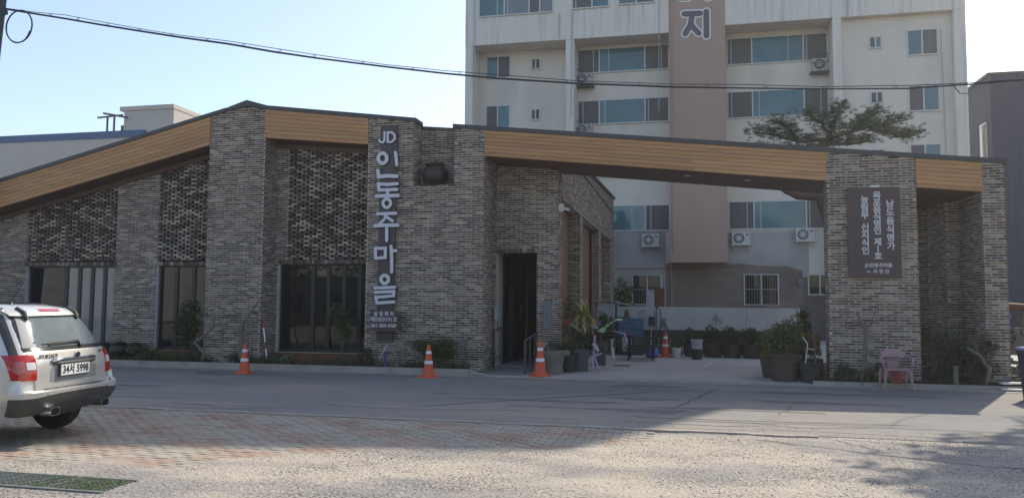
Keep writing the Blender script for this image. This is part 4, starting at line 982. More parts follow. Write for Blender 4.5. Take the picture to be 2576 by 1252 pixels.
def text(parent, name, m_, s, loc, size, ext=.006, off=.0, spacing=1.0, align='CENTER', rot=None, sx=1.0, label=None):
    cu = bpy.data.curves.new('t', 'FONT'); cu.body = s; cu.size = size; cu.extrude = ext; cu.offset = off; cu.align_x = align; cu.align_y = 'CENTER'; cu.space_character = spacing; cu.resolution_u = 3
    o = bpy.data.objects.new('t', cu); COL.objects.link(o); dg = bpy.context.evaluated_depsgraph_get(); dg.update()
    me = bpy.data.meshes.new_from_object(o.evaluated_get(dg)); bpy.data.objects.remove(o)
    me.materials.clear(); me.materials.append(m_); n = bpy.data.objects.new(name, me); COL.objects.link(n)
    n.parent = parent; n.location = Vector(loc)-ORG[parent.name]; n.rotation_euler = rot or (R(90), 0, 0); n.scale = (sx, 1, 1)
    ORG[n.name] = ORG[parent.name]; return n
def rounded(x0, x1, z0, z1, r, n=5):
    pts = []
    for cx_, cz, a0 in ((x1-r, z0+r, -90), (x1-r, z1-r, 0), (x0+r, z1-r, 90), (x0+r, z0+r, 180)):
        for k in range(n): a = R(a0+90*k/(n-1)); pts.append((cx_+r*math.cos(a), cz+r*math.sin(a)))
    return pts
ps = thing('patent_sign', 'small rounded maroon plate with patent and telephone number at the foot of the vertical sign', 'sign', (-7.3, SY-.08, 1))
g = MB(); g.prism_xz(rounded(-7.67, -6.95, .98, 1.51, .06), SY-.12, SY-.06); g.build('plate', M['signbrown'], ps)
for s_, z, sz in (('발 명 특 허', 1.41, .115), ('제0303191호', 1.275, .13), ('061-284-4068', 1.125, .115)):
    text(ps, 'lettering', M['signlet'], s_, (-7.31, SY-.124, z), sz*1.05, .002, .003, sx=1.0)
bs = thing('wall_sign', 'large maroon board with three columns of Korean lettering on the brick column', 'sign', (4.17, P-.06, 2.33))
g = MB(); g.box(SGN[0], SGN[1], P-.06, P-.015, SGN[2], SGN[3]); g.build('board', M['signbrown'], bs)
g = MB(); g.box(4.1, 4.3, P-.07, P-.02, 4.34, 4.39); g.build('sign_lamp', M['white_frame'], bs)
def col(s_, x, zt, dz, size):
    z = zt
    for ch in s_:
        if ch != ' ': text(bs, 'lettering', M['signlet'], ch, (x, P-.066, z), size*1.12, .006, .006)
        z -= dz*(.55 if ch == ' ' else 1)
col('농림부 신지식인', 3.98, 4.06, .174, .165); col('목포음식명인 제1호', 4.235, 4.15, .158, .16); col('남도음식명가', 4.50, 3.95, .187, .165)
text(bs, 'lettering', M['signlet'], 'JD인동주마을', (4.24, P-.066, 2.6), .1, .004, .003); text(bs, 'lettering', M['signlet'], '우 정 단', (4.29, P-.066, 2.46), .1, .004, .003); text(bs, 'lettering', M['signlet'], '대표', (4.03, P-.066, 2.46), .05, .004, .001)

# big jar in the wall notch, small jars by the wall
def jar(name, label, loc, r, h, group=None):
    t = thing(name, label, 'jar', loc, group); X, Y, Z = loc; g = MB()
    g.lathe([(r*.5, 0), (r*.62, h*.06), (r*.92, h*.3), (r, h*.5), (r*.93, h*.7), (r*.72, h*.84), (r*.66, h*.87), (r*.74, h*.92), (r*.74, h*.95)], loc, 28); g.build('body', M['jar'], t, smooth=R(40))
    g = MB(); g.lathe([(r*.76, h*.95), (r*.78, h*.97), (r*.5, h*1.03), (r*.12, h*1.06), (r*.12, h*1.1), (0.01, h*1.1)], loc, 24); g.build('lid', M['jar'], t, smooth=R(40)); return t
jar('onggi_jar', 'large dark glazed earthenware jar sitting in the notch of the wall', (-6.17, 18.66, 4.66), .335, .60)
for i, (x, r, h, q) in enumerate(((-15.75, .24, .42, 'leftmost'), (-15.25, .27, .44, 'middle'), (-14.75, .25, .43, 'rightmost'))):
    jar('onggi_jar', '%s of the three dark jars at the foot of the wall between the windows' % q, (x, 18.6, .1), r, h, 'jars by the wall')

# ------------------------------------------------------------------ traffic cones
def cone(loc, label, h=.72, text_=False, first=None):
    if first:
        c = place(first, loc, rnd.uniform(0, 3), label, h/.72); ORG[c.name] = Vector(loc); return c
    t = thing('traffic_cone', label, 'traffic cone', loc, 'traffic cones'); X, Y, Z = loc
    g = MB(); g.prism_xz([], 0, 0) if False else None
    pts = rounded(X-.2, X+.2, Y-.2, Y+.2, .05)
    n = len(pts); g.add([(p[0], p[1], Z) for p in pts]+[(X+(p[0]-X)*.93, Y+(p[1]-Y)*.93, Z+.035) for p in pts], [tuple(range(n, 2*n)), tuple(reversed(range(n)))]+[(i, (i+1) % n, (i+1) % n+n, i+n) for i in range(n)])
    g.build('base', M['cone'], t)
    g = MB(); g.lathe([(.165, .03), (.135, .06), (.125, .09), (.035, .70), (.03, .72), (.01, .725)], loc, 24); g.build('cone_body', M['cone'], t, smooth=R(40))
    def rr(z): return .125-(z-.09)*.09/.61+.003
    for z0, z1 in ((.30, .37), (.52, .585)):
        g = MB(); g.lathe([(rr(z0)-.002, z0), (rr(z0), z0+.003), (rr(z1), z1-.003), (rr(z1)-.002, z1)], loc, 24); g.build('reflective_band', M['white'], t, smooth=R(40))
    return t
c1 = cone((-10.35, 16.9, -.03), 'leftmost traffic cone, standing before the tall brick pillar')
cone((-5.8, 17.25, -.03), 'traffic cone standing left of the entrance ramp, in front of the round bush', first=c1, h=.76)
cone((-3.3, 18.05, 0), 'traffic cone beside the stone mortar at the right handrail', first=c1, h=.82)
cone((-.55, 25.4, 0), 'far traffic cone at the back of the lot beside the blue bag', first=c1, h=.82)

# ------------------------------------------------------------------ handrails and ramp
def rail(label, x0, x1, y0, y1, n, z0=.8, z1=1.05):
    t = thing('handrail', label, 'handrail', (x0, y0, 0), 'handrails of the entrance ramp')
    g = MB(); g.tube([(x0, y0, 0), (x0, y0, z0), (x1, y1, z1)], .024, 8); g.build('top_rail', M['steel'], t)
    for k in range(1, n):
        q = k/(n-1) if n > 1 else 0; x = x0+(x1-x0)*q; y = y0+(y1-y0)*q; g = MB(); g.tube([(x, y, 0), (x, y, z0+(z1-z0)*q)], .018, 8); g.build('baluster', M['steel'], t)
    g = MB(); g.tube([(x0, y0, .16), (x1, y1, .3)], .015, 8); g.build('lower_rail', M['steel'], t)
rail('dark steel handrail on the left side of the entrance ramp', -5.16, -4.72, 18.15, 20.0, 6)
rail('dark steel handrail on the right side of the ramp behind the cone', -3.72, -3.62, 18.3, 20.3, 5)
g = MB(); g.add([(-5.1, 18.05, .003), (-3.72, 18.05, .003), (-3.72, 20.0, .05), (-5.1, 20.0, .05)], [(0, 1, 2, 3)]); g.build('entrance_ramp', M['asphalt'], kind='structure')

# red and white pole, purple post
t = thing('striped_pole', 'thin red and white striped pole leaning in the pillar recess', 'pole', (-10.55, 18.3, .08))
for k in range(6):
    a = Vector((-10.78, 18.42, 1.2)).lerp(Vector((-10.55, 18.3, .1)), k/6); b = Vector((-10.78, 18.42, 1.2)).lerp(Vector((-10.55, 18.3, .1)), (k+1)/6)
    g = MB(); g.tube([a, b], .02, 8); g.build('stripe', M['stoolred'] if k in (0, 3, 5) else M['white'], t)
g = MB(); g.box(-10.75, -10.45, 18.2, 18.36, .07, .12); tag(g.build('flat_stone', M['kerb']), 'flat pale stone at the foot of the striped pole', 'stone')
t = thing('garden_tap', 'garden standpipe with purple sleeve below the patent sign', 'tap', (-7.22, 18.1, .08))
g = MB(); g.tube([(-7.22, 18.1, .08), (-7.22, 18.1, .5)], .03, 8); g.build('sleeve', mat('violet_sleeve', (.09, .06, .25), .6, .1), t)
g = MB(); g.tube([(-7.22, 18.1, .5), (-7.22, 18.1, .62), (-7.15, 18.05, .64)], .018, 8); g.tube([(-7.22, 18.1, .6), (-7.3, 18.05, .4), (-7.36, 18.05, .3)], .012, 6); g.build('tap', M['greyline'], t)
g = MB()
for k in range(7): g.lathe([(.04, 0), (.05, .012), (.05, .03), (.035, .04)], (-7.65+k*.13, 18.12+rnd.uniform(-.03, .03), .06), 8, wob=.2)

# ------------------------------------------------------------------ pots and planters right of the ramp
t = thing('stone_mortar', 'big weathered stone mortar used as a planter beside the cone', 'planter', (-3.06, 18.68, 0))
g = MB(); g.lathe([(.2, 0), (.21, .1), (.185, .17), (.21, .27), (.26, .48), (.28, .55), (.265, .575), (.22, .57), (.2, .45)], (-3.06, 18.68, 0), 24, sx=1.0, wob=.03); g.build('bowl', M['mortarstone'], t, smooth=R(50))
g = MB(); g.box(-2.86, -2.7, 18.56, 18.8, .46, .575); g.build('spout', M['mortarstone'], t)
f = MB(); foliage(f, (-3.12, 18.68, .64), (.24, .2, .16), 420, .05, OLV+[(.14, .08, .07)], clumps=9); f.build('foliage', M['leaf'], t, kind='stuff')
def pot_lathe(mb, loc, r0, r1, h, n=20, square=False):
    mb.lathe([(r0, 0), (r0+(r1-r0)*.5, h*.5), (r1, h*.92), (r1*1.08, h*.93), (r1*1.08, h), (r1*.94, h), (r1*.9, h*.9)], loc, 4 if square else n, m=Matrix.Rotation(R(45), 3, 'Z') if square else None)
def potted(name, label, loc, r0, r1, h, pm, fol=None, square=False, group=None, rim_=True):
    t = thing(name, label, 'potted plant', loc, group); g = MB(); pot_lathe(g, loc, r0, r1, h, square=square); g.build('pot', M[pm], t, smooth=False if square else R(40))
    g = MB(); g.lathe([(r1*.85, h*.88), (.01, h*.9)], loc, 12); g.build('soil', M['soil'], t)
    if fol:
        rad, n, size, cols, nar = fol; f = MB(); foliage(f, (loc[0], loc[1], loc[2]+h+rad[2]*.8), rad, n, size, cols, narrow=nar, clumps=max(7, n//150), droop=.3); f.build('foliage', M['leaf'], t, kind='stuff')
        g = MB()
        for k in range(3): g.tube([(loc[0]+.03*k, loc[1], loc[2]+h*.85), (loc[0]+rad[0]*rnd.uniform(-.5, .5), loc[1], loc[2]+h+rad[2])], [.012, .005], 5)
        g.build('stem', M['bark'], t)
    return t
potted('potted_shrub', 'black round pot with feathery shrub between the mortar and the tall grey planter', (-2.82, 19.35, 0), .2, .23, .42, 'potblack', ((.3, .26, .27), 1100, .06, GRN+DGR, .35))
potted('potted_fern', 'low black pot with grassy plant behind the stone mortar', (-2.98, 19.95, 0), .16, .2, .4, 'potblack', ((.3, .25, .22), 600, .07, OLV, .2))
def ribbon(parent, name, m_, pts, wd=.07, tw_=.0):
    g = MB(); P3 = [Vector(p) for p in pts]; out = []
    for k in range(len(P3)-1):
        for q in range(4):
            out.append(P3[k].lerp(P3[k+1], q/4))
    out.append(P3[-1]); vs = []
    for k, p in enumerate(out):
        a = tw_*k; s_ = Vector((math.cos(a), .35+.3*math.sin(a*1.7), .25*math.sin(a)))*wd/2; vs += [p-s_, p+s_]
    g.add(vs, [(2*k, 2*k+1, 2*k+3, 2*k+2) for k in range(len(out)-1)]); return g.build(name, m_, parent)
def dracaena(label, loc, ph, crown_z, rad, lean, stripe=True, sq=.2):
    X, Y, Z = loc; t = thing('dragon_plant', label, 'potted plant', loc)
    g = MB(); q = sq*math.sqrt(2)
    g.lathe([(q*.9, 0), (q, ph*.8), (q*1.02, ph*.8), (q*1.07, ph*.81), (q*1.07, ph), (q*.95, ph), (q*.9, ph*.95)], loc, 4, m=Matrix.Rotation(R(45), 3, 'Z')); g.build('pot', M['potgrey'], t)
    g = MB(); g.tube([(X, Y, ph*.95), (X+lean*.4, Y, (ph+crown_z)/2), (X+lean, Y, crown_z)], [.03, .02, .018], 7); g.build('trunk', M['bark'], t)
    g = MB()
    for k in range(120):
        a = rnd.uniform(0, 6.28); el = rnd.uniform(-.35, 1.35); L = rad*rnd.uniform(.7, 1.15); p = Vector((X+lean, Y, crown_z-.18*rnd.random()))
        d = Vector((math.cos(a)*math.cos(el), math.sin(a)*math.cos(el), math.sin(el))); s_ = d.cross(Vector((0, 0, 1))).normalized()
        pts = [p]; dd = d.copy(); wds = (.012, .026, .026, .018, .001)
        for j in range(4): dd = (dd+Vector((0, 0, -.28))).normalized(); pts.append(pts[-1]+dd*L/4)
        yel = rnd.choice([(.42, .40, .10), (.36, .36, .12), (.48, .44, .16)]); grn = rnd.choice([(.06, .11, .03), (.09, .13, .04)])
        for j in range(4):
            a_, b_ = pts[j], pts[j+1]; wa, wb = wds[j], wds[j+1]; up = Vector((0, 0, .002))
            g.add([a_-s_*wa, a_-s_*wa*.4, b_-s_*wb*.4, b_-s_*wb], [(0, 1, 2, 3)], yel if stripe else grn); g.add([a_-s_*wa*.4, a_+s_*wa*.4, b_+s_*wb*.4, b_-s_*wb*.4], [(0, 1, 2, 3)], grn); g.add([a_+s_*wa*.4, a_+s_*wa, b_+s_*wb, b_+s_*wb*.4], [(0, 1, 2, 3)], yel if stripe else grn)
    g.build('leaves', M['leaf'], t, kind='stuff'); return t
DX, DY = -2.5, 19.6
d1 = dracaena('striped yellow green dragon plant in a tall square grey planter with gift ribbons', (DX, DY, 0), .56, 1.45, .5, .03, sq=.15)
f = MB(); foliage(f, (DX+.0, DY, .85), (.2, .18, .26), 500, .09, GRN+DGR, narrow=.2); f.build('lower_foliage', M['leaf'], d1, kind='stuff')
d2 = dracaena('dark leaved gift plant in the second grey planter behind the striped dragon plant', (-2.25, 21.6, 0), .62, 1.2, .3, .02, stripe=False, sq=.16)
gf = thing('gift_ribbons', 'pink, white and lime gift ribbons with artificial flowers tied to the dragon plants', 'ribbon', (-2.2, 20.2, .9))
ribbon(gf, 'white_ribbon', M['ribbonwhite'], [(-2.85, 19.75, 1.22), (-2.6, 19.7, 1.05), (-2.45, 19.7, .92)], .13, .2)
ribbon(gf, 'white_ribbon', M['ribbonwhite'], [(-2.15, 19.7, 1.08), (-2.3, 19.7, 1.2), (-2.05, 19.7, .98), (-1.95, 19.75, 1.06)], .14, .3)
ribbon(gf, 'white_ribbon', M['ribbonwhite'], [(-2.22, 19.75, .7), (-2.1, 19.75, .5), (-2.2, 19.75, .38), (-2.02, 19.75, .46)], .1, .3)
ribbon(gf, 'white_ribbon', M['ribbonwhite'], [(-1.8, 20.2, .8), (-1.78, 20.2, .5), (-1.75, 20.2, .3), (-1.8, 20.2, .05)], .08, .1)
ribbon(gf, 'pink_ribbon', M['ribbonpink'], [(-2.2, 19.8, .9), (-2.22, 19.75, .4), (-2.1, 19.7, .1), (-2.0, 19.6, .02)], .055, .1)
ribbon(gf, 'pink_ribbon', M['ribbonpink'], [(-2.22, 19.7, .35), (-2.24, 19.65, .15), (-2.2, 19.6, .01)], .05, .1)
ribbon(gf, 'pink_ribbon', M['ribbonpink'], [(-1.75, 19.9, 1.02), (-1.45, 19.9, .95), (-1.38, 19.9, .75), (-1.46, 19.9, .58)], .06, .15)
ribbon(gf, 'lime_ribbon', M['ribbongreen'], [(-2.05, 19.68, 1.03), (-1.85, 19.66, 1.18), (-1.6, 19.64, 1.33), (-1.52, 19.64, 1.30)], .13, .06)
for dx, s_ in ((0, '축'), (.1, '개'), (.2, '업')):
    text(gf, 'lettering', M['black'], s_, (-1.93+dx, 19.6, 1.13+dx*.62), .1, .001, .001, rot=(R(90), R(-32), 0))
def flower(name, m_c, c, r_s):
    g = MB()
    for k in range(26):
        d = rdir(); g.leaf(Vector(c), d, rdir(), r_s*rnd.uniform(.7, 1.2), r_s*.8, tuple(v*rnd.uniform(.75, 1.2) for v in m_c))
    g.build(name, M['flower'], gf)
flower('pink_flower', (.75, .07, .16), (-2.87, 19.7, 1.24), .09); flower('orange_flower', (.75, .25, .05), (-2.22, 19.7, 1.27), .08); flower('violet_flower', (.22, .13, .3), (-2.08, 19.72, 1.22), .09); flower('violet_flower', (.12, .04, .14), (-1.62, 19.75, 1.2), .07)
g = MB(); foliage(g, (-1.95, 20.3, 1.2), (.25, .2, .3), 420, .1, GRN+DGR, narrow=.4); foliage(g, (-1.85, 20.3, .85), (.2, .2, .25), 260, .1, GRN, narrow=.4); g.build('foliage', M['leaf'], gf, kind='stuff')
g = MB()
for k in range(9): g.box(-1.95+k*.06, -1.91+k*.06, 21.3, 21.75, .003, .018)
g.box(-1.96, -1.42, 21.28, 21.3, .002, .02); g.box(-1.96, -1.42, 21.75, 21.77, .002, .02)
tag(g.build('drain_cover', M['galv']), 'small green grey drain cover in the lot beside the ribbons', 'drain cover')

# ------------------------------------------------------------------ clutter against the arcade end
t = thing('display_rack', 'wheeled metal rack stacked with white foam boxes', 'rack', (-2.5, 26.2, 0))
g = MB()
for x in (-2.85, -2.2):
    for y in (26.0, 26.5): g.box(x-.02, x+.02, y-.02, y+.02, .08, 1.75)
g.box(-2.87, -2.18, 25.98, 26.52, .1, .14); g.box(-2.87, -2.18, 25.98, 26.52, .84, .87); g.box(-2.87, -2.18, 25.98, 26.02, 1.72, 1.75); g.build('frame', M['steel'], t)
for x in (-2.85, -2.2): g = MB(); g.lathe([(.05, 0), (.05, .04)], (x, 26.0, .05), 12, m=Matrix.Rotation(R(90), 3, 'X')); g.build('wheel', M['rubber'], t)
for i, (x0, x1, z0, z1, m_, lb) in enumerate(((-2.8, -2.25, 1.42, 1.7, 'box', 'topmost white foam box on the wheeled rack'), (-2.82, -2.27, 1.14, 1.41, 'box', 'middle white foam box on the wheeled rack'), (-2.8, -2.24, .88, 1.13, 'box', 'lowest white foam box on the rack shelf'), (-2.75, -2.4, .15, .5, 'cardboard', 'brown carton on the bottom shelf of the rack'))):
    g = MB(); g.box(x0, x1, 26.05, 26.45, z0, z1-.04); g.box(x0-.01, x1+.01, 26.04, 26.46, z1-.038, z1); tag(g.build('foam_box' if m_ == 'box' else 'carton', M[m_]), lb, 'box')
def crate(x, y, z, label, first=None):
    if first: c = place(first, (x, y, z), 0, label); return c
    t = thing('plastic_crate', label, 'crate', (x, y, z), 'blue plastic crates'); g = MB()
    g.box(x-.2, x+.2, y-.18, y+.18, z, z+.03); w_ = .015
    for a in ((x-.2, x+.2, y-.18, y-.18+w_), (x-.2, x+.2, y+.18-w_, y+.18), (x-.2, x-.2+w_, y-.16, y+.16), (x+.2-w_, x+.2, y-.16, y+.16)): g.box(*a, z+.032, z+.30)
    g.build('body', M['blue'], t); g = MB(); g.box(x-.215, x+.215, y-.195, y-.181, z+.27, z+.31); g.box(x-.215, x+.215, y-.195, y-.181, z, z+.03); g.box(x-.215, x-.19, y-.195, y-.181, z+.031, z+.269); g.box(x+.19, x+.215, y-.195, y-.181, z+.031, z+.269); g.build('rim', M['blue'], t)
    g = MB(); g.box(x-.1, x+.1, y-.19, y-.181, z+.14, z+.22); g.build('label', M['galv'], t); return t
cr = crate(-1.9, 26.3, .62, 'lower blue crate of the left stack beside the rack')
crate(-1.9, 26.3, .94, 'upper blue crate of the left stack beside the rack', cr); crate(-1.5, 26.5, .58, 'lower blue crate of the right hand stack', cr); crate(-1.5, 26.5, .9, 'upper blue crate of the right hand stack', cr)
g = MB(); g.box(-2.12, -1.3, 26.05, 26.6, .0, .56); tag(g.build('low_cabinet', M['steel']), 'low dark cabinet under the blue crates', 'cabinet')
g = MB(); g.lathe([(.19, 0), (.2, .4), (.21, .41), (.2, .44)], (-1.8, 25.75, .15), 4, m=Matrix.Rotation(R(45), 3, 'Z')); tag(g.build('metal_can', M['greyline']), 'square tin can standing before the blue crates', 'can')
g = MB(); g.box(-2.17, -1.95, 26.4, 26.6, .57, 1.25); tag(g.build('dark_box', M['steel']), 'tall dark box between the rack and the blue crates', 'box')
g = MB(); g.box(-2.16, -1.98, 26.4, 26.58, 1.26, 1.5); tag(g.build('paper_box', M['box']), 'pale carton on the dark box beside the rack', 'box')
g = MB(); g.lathe([(.03, 0), (.09, .12), (.08, .28), (.02, .42)], (-1.9, 26.85, 1.1), 8, sy=.3, wob=.2); tag(g.build('hanging_apron', M['planter']), 'brown apron hanging on the wall above the blue crates', 'apron')
# things on the whitewashed wall
g = MB(); c0 = Vector((-1.33, 26.93, 1.42))
for k in range(9):
    a = k*.7; g.add([c0, c0+Vector((math.cos(a)*.17, -.03, math.sin(a)*.12-.05)), c0+Vector((math.cos(a+.6)*.14, .0, math.sin(a+.6)*.2-.1))], [(0, 1, 2)])
tag(g.build('white_cloth', M['ribbonwhite']), 'small white cloth pinned on the whitewashed wall', 'cloth')
g = MB(); g.tube([(-1.06, 26.8, .1), (-1.04, 26.9, 1.25)], .012, 6); t = thing('mop', 'long handled mop propped head up against the whitewashed wall', 'mop', (-1.06, 26.8, .1)); g.build('handle', M['white_frame'], t)
g = MB(); g.box(-1.14, -.94, 26.85, 26.93, 1.18, 1.26)
for k in range(8): g.box(-1.14+k*.026, -1.122+k*.026, 26.86, 26.92, .95+rnd.uniform(-.05, .05), 1.18)
g.build('mop_head', mat('navy_cloth', (.03, .045, .08), .9, .1), t)
t = thing('hose_pipe', 'dark pipe and hose hanging down the middle of the whitewashed wall', 'pipe', (-.85, 26.9, 0)); g = MB(); g.tube([(-.9, 26.9, .5), (-.88, 26.9, 1.6)], .02, 6); g.build('pipe', M['steel'], t)
g = MB(); g.tube([(-.9, 26.85, 1.62), (-.74, 26.85, 1.5), (-.72, 26.85, 1.0), (-.82, 26.85, .6)], .018, 6); g.build('hose', M['black'], t)
g = MB(); g.tube([(-2.3, 26.95, 1.75), (-1.75, 26.95, 1.66)], .018, 6); tag(g.build('awning_pole', M['white_frame']), 'white pole lying along the top of the whitewashed wall', 'pole')

# picnic table
t = thing('picnic_table', 'small dark wooden picnic table with benches at the back of the lot', 'table', (-1.25, 24.1, 0)); TX, TY = -1.25, 24.1
for k in range(4): g = MB(); g.box(TX-.47, TX+.47, TY-.3+k*.155, TY-.16+k*.155, .66, .70); g.build('plank', M['woodold'], t)
for sy in (-.62, .62): g = MB(); g.box(TX-.47, TX+.47, TY+sy-.11, TY+sy+.11, .36, .41); g.build('bench', M['woodold'], t)
for sx in (-.36, .36):
    g = MB(); g.beam((TX+sx, TY-.2, .66), (TX+sx, TY-.5, 0), .05, .07); g.build('leg', M['woodold'], t); g = MB(); g.beam((TX+sx, TY+.2, .66), (TX+sx, TY+.5, 0), .05, .07); g.build('leg', M['woodold'], t)
    g = MB(); g.box(TX+sx-.04, TX+sx+.04, TY-.7, TY+.7, .29, .355); g.build('crossbeam', M['woodold'], t)
g = MB(); g.lathe([(.1, 0), (.13, .05), (.12, .07)], (-1.62, 24.0, .70), 12); g.lathe([(.05, .05), (.06, .09), (.03, .13)], (-1.62, 24.0, .70), 10); tag(g.build('bowl', M['steel']), 'dark bowl on the left end of the picnic table', 'bowl')
g = MB(); g.lathe([(.15, 0), (.22, .1), (.2, .25), (.1, .36), (.05, .42), (.01, .43)], (-.98, 25.1, 0), 10, wob=.12); tag(g.build('blue_bag', mat('blue_plastic_bag', (.05, .15, .45), .4, .3, 12)), 'crumpled blue plastic bag left of the far traffic cone', 'bag')
# row of tubs along the back
POTS = [(-.2, 25.3, .11, .15, .32, 'white_frame', 'small pale tapered pot right of the far cone', ((.2, .18, .16), 260, .07, GRN, .4)),
        (.3, 26.0, .22, .28, .4, 'potbrown', 'first brown rubber tub of the row, behind the white bucket', ((.36, .32, .3), 1500, .08, GRN+DGR, .35)),
        (.95, 25.95, .26, .33, .45, 'potbrown', 'second brown rubber tub in the row of tubs', ((.36, .32, .3), 1500, .08, DGR+OLV, .35)),
        (1.55, 25.9, .26, .33, .45, 'potbrown', 'third brown rubber tub in the row of tubs', ((.36, .32, .3), 1500, .08, DGR+GRN, .35)),
        (2.15, 25.85, .26, .33, .45, 'potbrown', 'fourth brown rubber tub in the row, with darkest growth', ((.36, .32, .3), 1500, .08, DGR, .35)),
        (2.75, 25.8, .26, .33, .45, 'potbrown', 'last brown rubber tub of the row, partly behind the yellow bush', ((.36, .32, .32), 1500, .08, DGR+OLV, .35))]
for x, y, a, b, h, m_, lb, fo in POTS: potted('potted_plant', lb, (x, y, 0), a, b, h, m_, fo, group='tubs along the back of the lot')
g = MB(); g.lathe([(.15, 0), (.2, .28), (.21, .30), (.2, .32)], (.42, 24.7, 0), 18); tag(g.build('black_bucket', M['potblack'], smooth=R(40)), 'black bucket upended below the white bucket', 'bucket')
t = thing('white_bucket', 'white plastic bucket stacked on the black bucket', 'bucket', (.42, 24.7, .325)); g = MB(); g.lathe([(.16, 0), (.18, .26), (.195, .265), (.195, .29), (.17, .29), (.15, .05)], (.42, 24.7, .325), 20); g.build('body', M['box'], t, smooth=R(40)); g = MB(); g.tube([(.42+.195*math.cos(a), 24.5, .6-.14*math.sin(a)) for a in [R(x) for x in range(0, 181, 20)]], .005, 5); g.build('handle', M['steel'], t)
# big tubs, planter and yucca by the sign column
potted('tub_shrub', 'bushy yellow green shrub in the biggest brown tub at the lot entrance', (2.25, 18.55, 0), .27, .36, .62, 'potbrown', ((.46, .38, .46), 3800, .07, YGR+OLV+GRN, .4))
potted('tub_shrub', 'brown tub with shorter shrub half hidden behind the biggest tub', (2.12, 19.4, 0), .26, .34, .55, 'potbrown', ((.42, .35, .42), 1600, .08, YGR[1:]+GRN, .4))
t = potted('potted_vine', 'black pot with bare cane and white hook beside the biggest tub', (2.78, 18.35, 0), .19, .26, .44, 'potblack')
g = MB(); g.tube([(2.66, 18.3, .4), (2.7, 18.3, .7), (2.72, 18.3, .85), (2.62, 18.3, 1.0)], .012, 6); g.tube([(2.7, 18.3, .75), (2.85, 18.3, .73)], .01, 6); g.build('hook', M['white_frame'], t); g = MB(); g.tube([(2.9, 18.3, .0), (2.84, 18.3, 1.4)], .012, 6); g.build('cane', M['bark_pale'], t)
t = thing('wooden_planter', 'long brown wooden planter box beside the sign column', 'planter', (2.85, 19.2, 0))
for k in range(3): g = MB(); g.box(2.55, 3.15, 18.95, 19.0, .05+k*.15, .19+k*.15); g.build('plank', M['woodold'], t)
for k in range(3): g = MB(); g.box(2.5, 3.16, 19.35, 19.4, .55+k*.17, .71+k*.17); g.build('plank', M['planter'], t)
g = MB(); g.box(2.55, 3.15, 19.0, 19.34, .05, .46); g.build('box', M['woodold'], t)
g = MB(); foliage(g, (2.15, 18.5, .6), (.42, .36, .25), 1200, .07, YGR+OLV, narrow=.35); foliage(g, (2.8, 19.15, .65), (.4, .15, .22), 900, .07, OLV+YGR[2:3], narrow=.3); g.build('foliage', M['leaf'], t, kind='stuff')
t = thing('yucca', 'spiky dark yucca rising behind the brown planter at the column', 'plant', (2.85, 19.7, 0)); g = MB(); g.tube([(2.85, 19.7, 0), (2.83, 19.7, 1.0)], [.07, .05], 8); g.build('trunk', M['bark'], t); g = MB()
for hz, n_ in ((1.0, 170), (1.35, 130)):
    for k in range(n_):
        a = rnd.uniform(0, 6.28); el = rnd.uniform(-.7, 1.5); d = Vector((math.cos(a)*math.cos(el), math.sin(a)*math.cos(el), math.sin(el))); p = Vector((2.83, 19.7, hz)); s_ = d.cross(Vector((0, 0, 1))).normalized()*.014; L = rnd.uniform(.3, .55)
        cc = rnd.choice(DGR+GRN[:1]+[(.10, .09, .05)]); m_ = p+d*L*.6; e_ = p+d*L+Vector((0, 0, -.14)); g.add([p-s_, p+s_, m_+s_, m_-s_], [(0, 1, 2, 3)], cc); g.add([m_-s_, m_+s_, e_], [(0, 1, 2)], cc)
g.build('leaves', M['leaf'], t, kind='stuff')

# ------------------------------------------------------------------ pink chair
CX, CY, CZ = 4.33, 17.55, -.015
ch = thing('plastic_chair', 'faded pink plastic armchair standing at the road edge before the sign column', 'chair', (CX, CY, CZ))
def curved(mb, pts, y, th, cx_, k):   # outline in XZ bent backwards towards the sides
    n = len(pts); f0 = [(cx_+x, y-k*x*x, z) for x, z in pts]; f1 = [(a, b+th, c) for a, b, c in f0]
    tri = tessellate_polygon([[Vector((x, z, 0)) for x, z in pts]]); mb.add(f0+f1, [tuple(t_) for t_ in tri]+[tuple(n+i for i in t_) for t_ in tri]+[(i, (i+1) % n, (i+1) % n+n, i+n) for i in range(n)])
arc = [(.27*math.cos(R(a)), CZ+.66+.17*math.sin(R(a))) for a in range(0, 181, 15)]
g = MB(); inner = [(-.13, CZ+.66), (-.10, CZ+.40), (.10, CZ+.40), (.13, CZ+.66), (.2, CZ+.655)]
curved(g, arc+[(-.2, CZ+.655)]+inner, CY+.22, .02, CX, 1.2); g.build('backrest', M['chairpink'], ch)
g = MB(); curved(g, [(-.075, CZ+.46), (.075, CZ+.46), (.085, CZ+.66), (.05, CZ+.73), (-.05, CZ+.73), (-.085, CZ+.66)], CY+.212, .006, CX, 1.2); g.build('back_panel', M['chairpink'], ch)
g = MB(); curved(g, [(-.04, CZ+.765), (.04, CZ+.765), (.04, CZ+.78), (-.04, CZ+.78)], CY+.212, .004, CX, 1.2); g.build('back_slot', M['black'], ch)
for s_ in (-1, 1):
    g = MB(); g.tube([(CX+s_*.255, CY+.14, CZ+.68), (CX+s_*.29, CY+.0, CZ+.66), (CX+s_*.30, CY-.16, CZ+.63), (CX+s_*.285, CY-.2, CZ+.58), (CX+s_*.255, CY-.19, CZ+.42)], [.028, .03, .032, .03, .026], 8); g.build('armrest', M['chairpink'], ch, smooth=True)
g = MB(); sp = [(-.24, -.22), (.24, -.22), (.22, .2), (-.22, .2)]
vs = []
for k, (zz, sc_) in enumerate(((.40, 1.0), (.42, 1.0), (.43, .96))): vs += [(CX+x*sc_, CY+y*sc_, CZ+zz) for x, y in sp]
